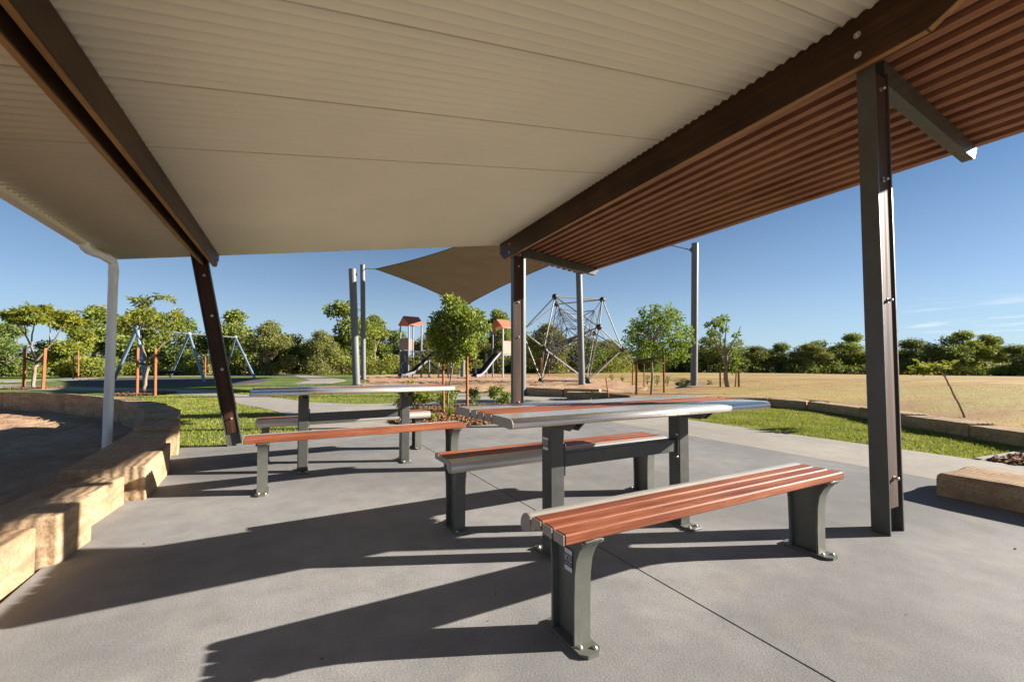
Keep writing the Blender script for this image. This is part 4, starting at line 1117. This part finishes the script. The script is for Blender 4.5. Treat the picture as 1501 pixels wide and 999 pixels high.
# garden tree
gb = gp(656, 606.5); Dg = depth_of(gb)
cl = [(668, 480, 24), (650, 470, 20), (690, 470, 20), (664, 448, 16), (676, 455, 16), (640, 495, 16), (655, 505, 20), (682, 500, 20), (702, 490, 15), (648, 520, 14), (668, 522, 14), (700, 465, 12), (655, 438, 7), (638, 480, 12), (690, 515, 12), (630, 488, 7), (712, 478, 8)]
staked_tree('garden_tree', 'small dense leafy tree in the mulched bed behind the table', gb, Dg, [([(656, 608), (657, 580), (663, 540), (667, 505)], .020, .014)], [], cl, 5200, .088, M['leaf_garden'], M['bark'], 91, .35, .46, .35, .12, .95)
# right staked tree
rb = gp(954.5, 588); Dr = depth_of(rb)
cl = [(960, 480, 24), (940, 490, 22), (985, 485, 24), (930, 505, 18), (1000, 500, 16), (955, 465, 16), (975, 462, 16), (990, 465, 13), (935, 475, 14), (945, 515, 14), (975, 510, 20), (1000, 520, 13), (985, 525, 13), (925, 485, 10), (1008, 485, 10), (918, 497, 6), (960, 452, 8), (982, 452, 7), (942, 455, 6)]
staked_tree('leafy_tree', 'bright green leafy tree between two stakes beyond the table', rb, Dr, [([(954.5, 590), (956, 555), (955, 525), (958, 498)], .034, .022)], [], cl, 5200, .088, M['leaf_bright'], M['bark'], 92, .7, .4, .45, .2, .9)
# sparse staked tree
sb = gp(1067, 576); Ds = depth_of(sb)
cl = [(1051, 472, 8), (1045, 487, 7), (1060, 468, 7), (1037, 475, 4), (1062, 482, 5), (1052, 492, 4), (1079, 490, 4), (1075, 515, 4), (1058, 500, 4)]
staked_tree('sparse_tree', 'sparse forked tree with few leaves between two short stakes', sb, Ds, [([(1067, 577), (1065, 545), (1064, 522)], .075, .06)],
   [([(1064, 522), (1052, 508), (1044, 488), (1033, 474)], .035, .010), ([(1064, 522), (1072, 508), (1081, 488), (1086, 478)], .035, .010), ([(1064, 522), (1062, 500), (1065, 480), (1066, 464)], .03, .008), ([(1056, 512), (1056, 490), (1052, 470)], .02, .006)], cl, 520, .125, M['leaf_bright'], M['bark'], 93, .25)
s2b = gp(1077, 576)
staked_tree('thin_sapling', 'thin young sapling with drooping leaf tuft beside the sparse tree', s2b, depth_of(s2b), [([(1077, 577), (1079, 545), (1077, 533), (1071, 530)], .022, .012)], [], [(1074, 540, 5), (1080, 532, 4)], 80, .17, M['leaf_bright'], M['bark'], 94, .15)
# bent sapling in the field
bb = gp(1415, 613, .16); Db = depth_of(bb)
cl = [(1345, 538, 5), (1356, 540, 5), (1365, 537, 5), (1375, 538, 5), (1383, 535, 4), (1350, 532, 4), (1339, 541, 4), (1392, 533, 3)]
staked_tree('bent_sapling', 'bent bare-stemmed sapling leaning left in the dry field', bb, Db, [([(1415, 615), (1405, 590), (1393, 568), (1385, 552), (1374, 541)], .015, .009)], [([(1386, 553), (1386, 543), (1390, 534)], .007, .003), ([(1385, 552), (1378, 538), (1372, 533)], .007, .003)], cl, 190, .10, M['leaf_yellow'], M['bark'], 95, .2, .4, .6)
# left saplings
lb = gp(213, 577); Dl_ = depth_of(lb)
cl = [(200, 470, 12), (213, 458, 13), (188, 468, 11), (222, 478, 10), (178, 476, 9), (208, 445, 9), (200, 438, 7), (215, 440, 7), (236, 470, 9), (246, 480, 9), (255, 462, 9), (262, 458, 7), (240, 492, 8), (228, 490, 6), (232, 434, 5), (243, 435, 5), (252, 437, 4), (222, 500, 5), (170, 482, 6), (258, 474, 6)]
staked_tree('forked_sapling', 'yellow green forked sapling between two stakes in front of the swings', lb, Dl_, [([(213, 578), (214, 555), (216, 531)], .055, .045)],
   [([(216, 531), (209, 510), (206, 490), (203, 465)], .035, .010), ([(216, 531), (229, 515), (240, 502), (252, 485), (258, 465)], .032, .008), ([(207, 500), (196, 482), (186, 472)], .018, .006), ([(206, 485), (214, 465), (214, 445)], .016, .005), ([(240, 502), (232, 480), (226, 470)], .014, .004)], cl, 1900, .15, M['leaf_yellow'], M['bark'], 96, .6, .3, .5, .2, .7)
lb2 = gp(49.5, 568.5); Dl2 = depth_of(lb2)
cl = [(15, 462, 10), (30, 458, 10), (45, 455, 9), (62, 455, 10), (76, 460, 10), (92, 465, 10), (105, 462, 9), (112, 470, 7), (100, 478, 8), (85, 474, 8), (55, 468, 7), (35, 470, 7), (8, 460, 6), (42, 450, 5), (68, 450, 6), (104, 484, 4), (70, 470, 6), (22, 470, 6)]
staked_tree('spreading_sapling', 'spreading yellow tinged sapling between two stakes at the far left', lb2, Dl2, [([(49.5, 570), (52, 545), (53, 529)], .066, .055)],
   [([(53, 529), (47, 512), (40, 495), (28, 478), (18, 465)], .045, .012), ([(53, 529), (65, 515), (80, 498), (92, 480), (100, 468)], .042, .011), ([(46, 510), (47, 490), (52, 470), (58, 460)], .035, .01), ([(38, 490), (36, 475), (32, 462)], .025, .008), ([(72, 508), (74, 485), (70, 470)], .025, .008)], cl, 2700, .20, M['leaf_yellow'], M['bark'], 97, .9, .3, .5, .2, .6)

# stakes and ties
def stake(px, yb, yt, wpx, label, group, lean_px=0, z=0.0, D=None):
    b = gp(px, yb, z); D = depth_of(b); t = at_d(px+lean_px, yt, D)-b; r_ = wpx*D/F_PX/2
    mb = MB(); m_ = []
    n_ = t.normalized(); a = Vector((0.8, .6, 0)); c_ = n_.cross(a).normalized(); a = c_.cross(n_)
    vs = []
    for p, k in ((Vector((0, 0, -.15)), 1), (t*.97, 1), (t, .75)):
        for s0, s1 in ((-1, -1), (1, -1), (1, 1), (-1, 1)): vs.append(p+(a*s0+c_*s1)*r_*.6*k)
    fs = [(0, 3, 2, 1), (8, 9, 10, 11)] + [(i*4+k, i*4+(k+1) % 4, i*4+4+(k+1) % 4, i*4+4+k) for i in range(2) for k in range(4)]
    mb.add(vs, fs); o = mb.build('tree_stake', M['stake']); o.location = b
    return tag(o, label, 'stake', group)
GS = 'timber tree stakes'
stake(35, 568.5, 510, 5, 'left stake of the spreading sapling at the far left', GS, 1.5)
stake(63, 569.5, 510, 5, 'right stake of the spreading sapling at the far left', GS, 3.5)
stake(201, 578, 509, 4.6, 'left stake of the forked sapling in front of the swings', GS, 1)
stake(227.5, 579, 510.5, 4.6, 'right stake of the forked sapling in front of the swings', GS, .5)
stake(650.5, 606, 522, 4.2, 'stake left of the garden tree trunk, dark and partly behind the far table', GS, -1)
stake(685, 605, 497, 4.6, 'tall red brown stake right of the garden tree trunk', GS, -.5)
stake(932.5, 588, 528, 4.6, 'left stake of the bright green tree beyond the table', GS, .5)
stake(973.5, 586, 515, 4.2, 'right, taller stake of the bright green tree beyond the table', GS, -1)
stake(927, 565, 533, 2.6, 'thin stake behind the left stake of the bright green tree', GS, .5)
stake(944, 566, 533, 2.4, 'thin stake behind the trunk of the bright green tree', GS, 0)
stake(1056, 575.5, 537, 3.6, 'left short stake of the sparse tree', GS, -.7)
stake(1083, 576, 539, 4.0, 'right short stake of the sparse tree', GS, -.5)
stake(894, 588, 553, 2.4, 'small leaning stake with orange tip beside the sawn blocks', GS, -6)
for k, (px, yb, yt) in enumerate(((107.5, 555, 522), (115, 555, 513), (125, 553, 522))):
    stake(px, yb, yt, 2.4, ['first thin stake at the light green young tree', 'middle, tallest thin stake at the light green young tree', 'right thin stake at the light green young tree'][k], GS)
for k, (px, yb, yt) in enumerate(((793, 552, 524), (805, 552, 526), (283, 548, 526), (301, 551, 523))):
    stake(px, yb, yt, 2.2, ['thin stake seen through the climbing net, left one', 'thin stake seen through the climbing net, right one', 'thin stake seen between the swing frames, left one', 'thin stake seen between the swing frames, right one'][k], GS)
def tie(pts, D, label, r_=.022):
    P_ = [at_d(a, b, D) for a, b in pts]; b0 = P_[0].copy()
    mb = MB(); mb.tube([p-b0 for p in P_], r_, 6); o = mb.build('tree_tie', M['black']); o.location = b0
    tag(o, label, 'tree tie', 'black tree ties')
tie([(36, 525), (44, 527), (53, 530), (64, 529)], Dl2, 'black tie between the stakes of the spreading sapling', .05)
tie([(202, 532), (215, 534), (228, 531)], Dl_, 'black tie between the stakes of the forked sapling', .035)
tie([(934, 530), (956, 525), (973, 523)], Dr, 'black tie between the stakes of the bright green tree', .03)
tie([(1056, 541), (1066, 542), (1083, 542)], Ds, 'black tie between the stakes of the sparse tree', .025)

# shrubs and small plants
def shrub(px, py, h, w_, n, size, leafm, seed, label, name='shrub', upright=False, z=.01):
    b = gp(px, py, z); rng = np.random.default_rng(seed); root = thing(name, label, 'shrub', b, 0, 'low plants round the garden bed')
    cl = []; mb = MB()
    for k in range(9):
        a = rng.uniform(0, 6.28); q_ = rng.uniform(0, 1)**.5*w_*.36; zt = h*rng.uniform(.25, .85)
        c = Vector((math.cos(a)*q_, math.sin(a)*q_, zt)); cl.append((c, w_*.22)); mb.tube([(0, 0, -.03), c*.6, c], [.006, .005, .003], 5)
    mb.build('stem', M['bark'], root)
    P, Dn = cloud(cl, n, rng, .1, 1.0); Dn[:, 2] += .6; v, f = leaf_mesh(P, Dn, size, rng, .4, -.1)
    mesh_np('foliage', v, f, leafm, root); return root
shrub(607, 603, .56, .70, 1500, .075, M['leaf_bush'], 1, 'dense rounded shrub behind the right end of the far table')
shrub(658, 603, .46, .46, 520, .07, M['leaf_garden'], 2, 'leafy shrub between stake and trunk of the garden tree')
shrub(694, 593, .44, .32, 300, .075, M['leaf_garden'], 3, 'small upright shrub right of the tall red brown stake')
shrub(727, 596, .50, .34, 340, .075, M['leaf_garden'], 4, 'leafy shrub left of the middle shelter post, left of two')
shrub(741, 597, .46, .36, 340, .075, M['leaf_garden'], 5, 'leafy shrub next to the middle shelter post, right of two')
shrub(634, 617, .12, .22, 60, .06, M['leaf_yellow'], 6, 'tiny yellow plant in the mulch beside the far bench')
def strappy(px, py, h, n, seed, label):
    b = gp(px, py, .01); rng = np.random.default_rng(seed); V_ = []; F_ = []
    for k in range(n):
        a = rng.uniform(0, 6.28); L_ = h*rng.uniform(.6, 1.25); d = Vector((math.cos(a), math.sin(a), 0)); s_ = Vector((-d.y, d.x, 0)); le = rng.uniform(.15, .75); o_ = len(V_)
        for i in range(5):
            t = i/4; p = d*(L_*le*t**1.4)+Vector((0, 0, L_*(t-.35*le*t*t))); w_ = .008*(1-t*.92); V_ += [tuple(p-s_*w_), tuple(p+s_*w_)]
        F_ += [(o_+2*i, o_+2*i+1, o_+2*i+3, o_+2*i+2) for i in range(4)]
    o = mesh_np('strappy_plant', V_, F_, M['leaf_bright']); o.location = b; tag(o, label, 'plant', 'low plants round the garden bed')
strappy(659, 612, .34, 60, 21, 'strap-leaved plant at the foot of the garden tree')
strappy(636, 615, .16, 30, 22, 'small strap-leaved plant left of the garden tree')
strappy(922, 590, .16, 24, 23, 'weedy tuft between upper kerb blocks left of the staked tree')
strappy(964, 588, .2, 24, 24, 'weedy tuft at the foot of the bright green tree')
seedlab = ['first', 'second', 'third', 'fourth', 'fifth', 'sixth', 'seventh']
for k, (px, py) in enumerate(((897, 558), (912, 559), (949, 563), (963, 564), (978, 565.5), (1000, 568), (1040, 571))):
    shrub(px, py, .42, .26, 60, .10, M['leaf_olive'], 40+k, seedlab[k]+' seedling from the left in the row between climbing net and sparse tree', 'seedling')

# mulch chips
def chips(name, poly, n, seed, label, z=.012):
    rng = np.random.default_rng(seed); xs = [p[0] for p in poly]; ys = [p[1] for p in poly]; P = []
    while len(P) < n:
        a = rng.uniform(min(xs), max(xs), 4000); b = rng.uniform(min(ys), max(ys), 4000); k = inpoly(a, b, poly); P += list(zip(a[k], b[k]))
    P = np.array(P[:n]); V_ = np.zeros((n, 8, 3)); L_ = rng.uniform(.018, .055, n); W_ = rng.uniform(.006, .02, n); T_ = rng.uniform(.003, .008, n)
    yaw = rng.uniform(0, 6.28, n); pit = rng.normal(0, .35, n)
    sg = np.array([(-1, -1, -1), (1, -1, -1), (1, 1, -1), (-1, 1, -1), (-1, -1, 1), (1, -1, 1), (1, 1, 1), (-1, 1, 1)])
    lx = sg[None, :, 0]*L_[:, None]; ly = sg[None, :, 1]*W_[:, None]; lz = sg[None, :, 2]*T_[:, None]
    X1 = lx*np.cos(pit)[:, None]-lz*np.sin(pit)[:, None]; Z1 = lx*np.sin(pit)[:, None]+lz*np.cos(pit)[:, None]
    V_[:, :, 0] = P[:, 0, None]+X1*np.cos(yaw)[:, None]-ly*np.sin(yaw)[:, None]; V_[:, :, 1] = P[:, 1, None]+X1*np.sin(yaw)[:, None]+ly*np.cos(yaw)[:, None]
    V_[:, :, 2] = z+rng.uniform(.0, .025, n)[:, None]+Z1
    q6 = np.array([(0, 3, 2, 1), (4, 5, 6, 7), (0, 1, 5, 4), (1, 2, 6, 5), (2, 3, 7, 6), (3, 0, 4, 7)])
    Fq = (np.arange(n)*8)[:, None, None]+q6[None]
    o = mesh_np(name, V_.reshape(-1, 3), Fq.reshape(-1, 4), M['chip']); tag(o, label, 'mulch', None, 'stuff')
chips('bark_mulch', BED, 5200, 1, 'reddish bark mulch covering the garden bed')
chips('dark_mulch', [(3.40, -1.5), (4.4, -1.5), (4.66, .33), (3.40, .47)], 1900, 2, 'dark bark mulch in the bed at the right picture edge', -.005)
ringc = lambda c, r_: [(c.x+r_*math.cos(a*.5236), c.y+r_*math.sin(a*.5236)) for a in range(12)]
chips('sapling_mulch', ringc(lb, .85), 900, 3, 'mulch mound round the forked sapling and its stakes', .02)
chips('sapling_mulch', ringc(lb2, .9), 700, 4, 'mulch mound round the spreading sapling at the far left', .02)

# grass blades
def blades(name, polys, holes, n, hmin, hmax, leafm, seed, label, zf):
    rng = np.random.default_rng(seed); out = []
    for poly, cnt in zip(polys, n):
        xs = [p[0] for p in poly]; ys = [p[1] for p in poly]; got = 0
        while got < cnt:
            a = rng.uniform(min(xs), max(xs), 20000); b = rng.uniform(min(ys), max(ys), 20000); k = inpoly(a, b, poly)
            for h_ in holes: k &= ~inpoly(a, b, h_)
            out.append(np.stack([a[k], b[k]], 1)); got += int(k.sum())
    P = np.concatenate(out); m_ = len(P)
    z = zf(P[:, 0], P[:, 1])
    cl = np.array([mnoise.noise(Vector((x*2.1, y*2.1, seed))) for x, y in P])
    h_ = rng.uniform(hmin, hmax, m_)*(1+.6*cl); yaw = rng.uniform(0, 6.28, m_); w_ = rng.uniform(.0035, .008, m_); le = rng.normal(0, .6, (m_, 2))
    bx = np.cos(yaw)*w_; by = np.sin(yaw)*w_
    V_ = np.zeros((m_, 3, 3))
    V_[:, 0] = np.stack([P[:, 0]-bx, P[:, 1]-by, z], 1); V_[:, 1] = np.stack([P[:, 0]+bx, P[:, 1]+by, z], 1); V_[:, 2] = np.stack([P[:, 0]+le[:, 0]*h_, P[:, 1]+le[:, 1]*h_, z+h_], 1)
    o = mesh_np(name, V_.reshape(-1, 3), np.arange(m_*3).reshape(-1, 3), leafm); tag(o, label, 'grass', None, 'stuff')
L2P = [(-4.28, 5.37), (-2.76, 5.37), (-2.78, 6.22), (-2.94, 7.2), (-3.13, 8.76), (-3.44, 9.98), (-4.08, 11.62), (-4.97, 15.46), (-6.2, 16.4), (-9, 13.8), (-7.0, 11.4), (-6.0, 9.9), (-5.2, 8.3), (-4.7, 6.6)]
L3P = [(-4.4, 16.2), (-3.6, 14.5), (-2.99, 12.8), (-2.38, 11.34), (-1.48, 10.45), (-.5, 10.02), (.34, 10.02), (.93, 10.35), (1.5, 11.7), (1.8, 13.5), (.8, 17), (-2, 21), (-5, 20.5)]
flat0 = lambda x, y: np.full(len(x), -.014)
blades('lawn_grass', [LAWN_R, L2P, L3P], [], [52000, 42000, 30000], .018, .042, M['blade'], 3, 'short green lawn beside the slab and paths', flat0)
FLD = [(4.4, -1.5), (4.65, -.4), (5.05, .42), (5.5, 1.0), (6.05, 1.9), (6.9, 2.8), (7.5, 4.2), (7.4, 5.0), (9, 8), (18, 14), (26, 6), (18, -3)]
blades('field_grass', [FLD], [], [30000], .010, .028, M['blade_dry'], 4, 'short dry grass over the brown field', lambda x, y: terr(x, y)-.004)
rng = np.random.default_rng(12)
P_ = np.stack([rng.uniform(-3.9, 3.2, 45), rng.uniform(-.9, 5.1, 45), np.full(45, .003)], 1); Dn_ = rng.normal(size=(45, 3)); Dn_[:, 2] = .05
v_, f_ = leaf_mesh(P_, Dn_, .020, rng, .5, 0.0, .25); v_[:, 2] = np.clip(v_[:, 2], .002, .012)
tag(mesh_np('leaf_litter', v_, f_, M['chip']), 'small dry leaves and crumbs blown across the slab', 'leaf litter', None, 'stuff')
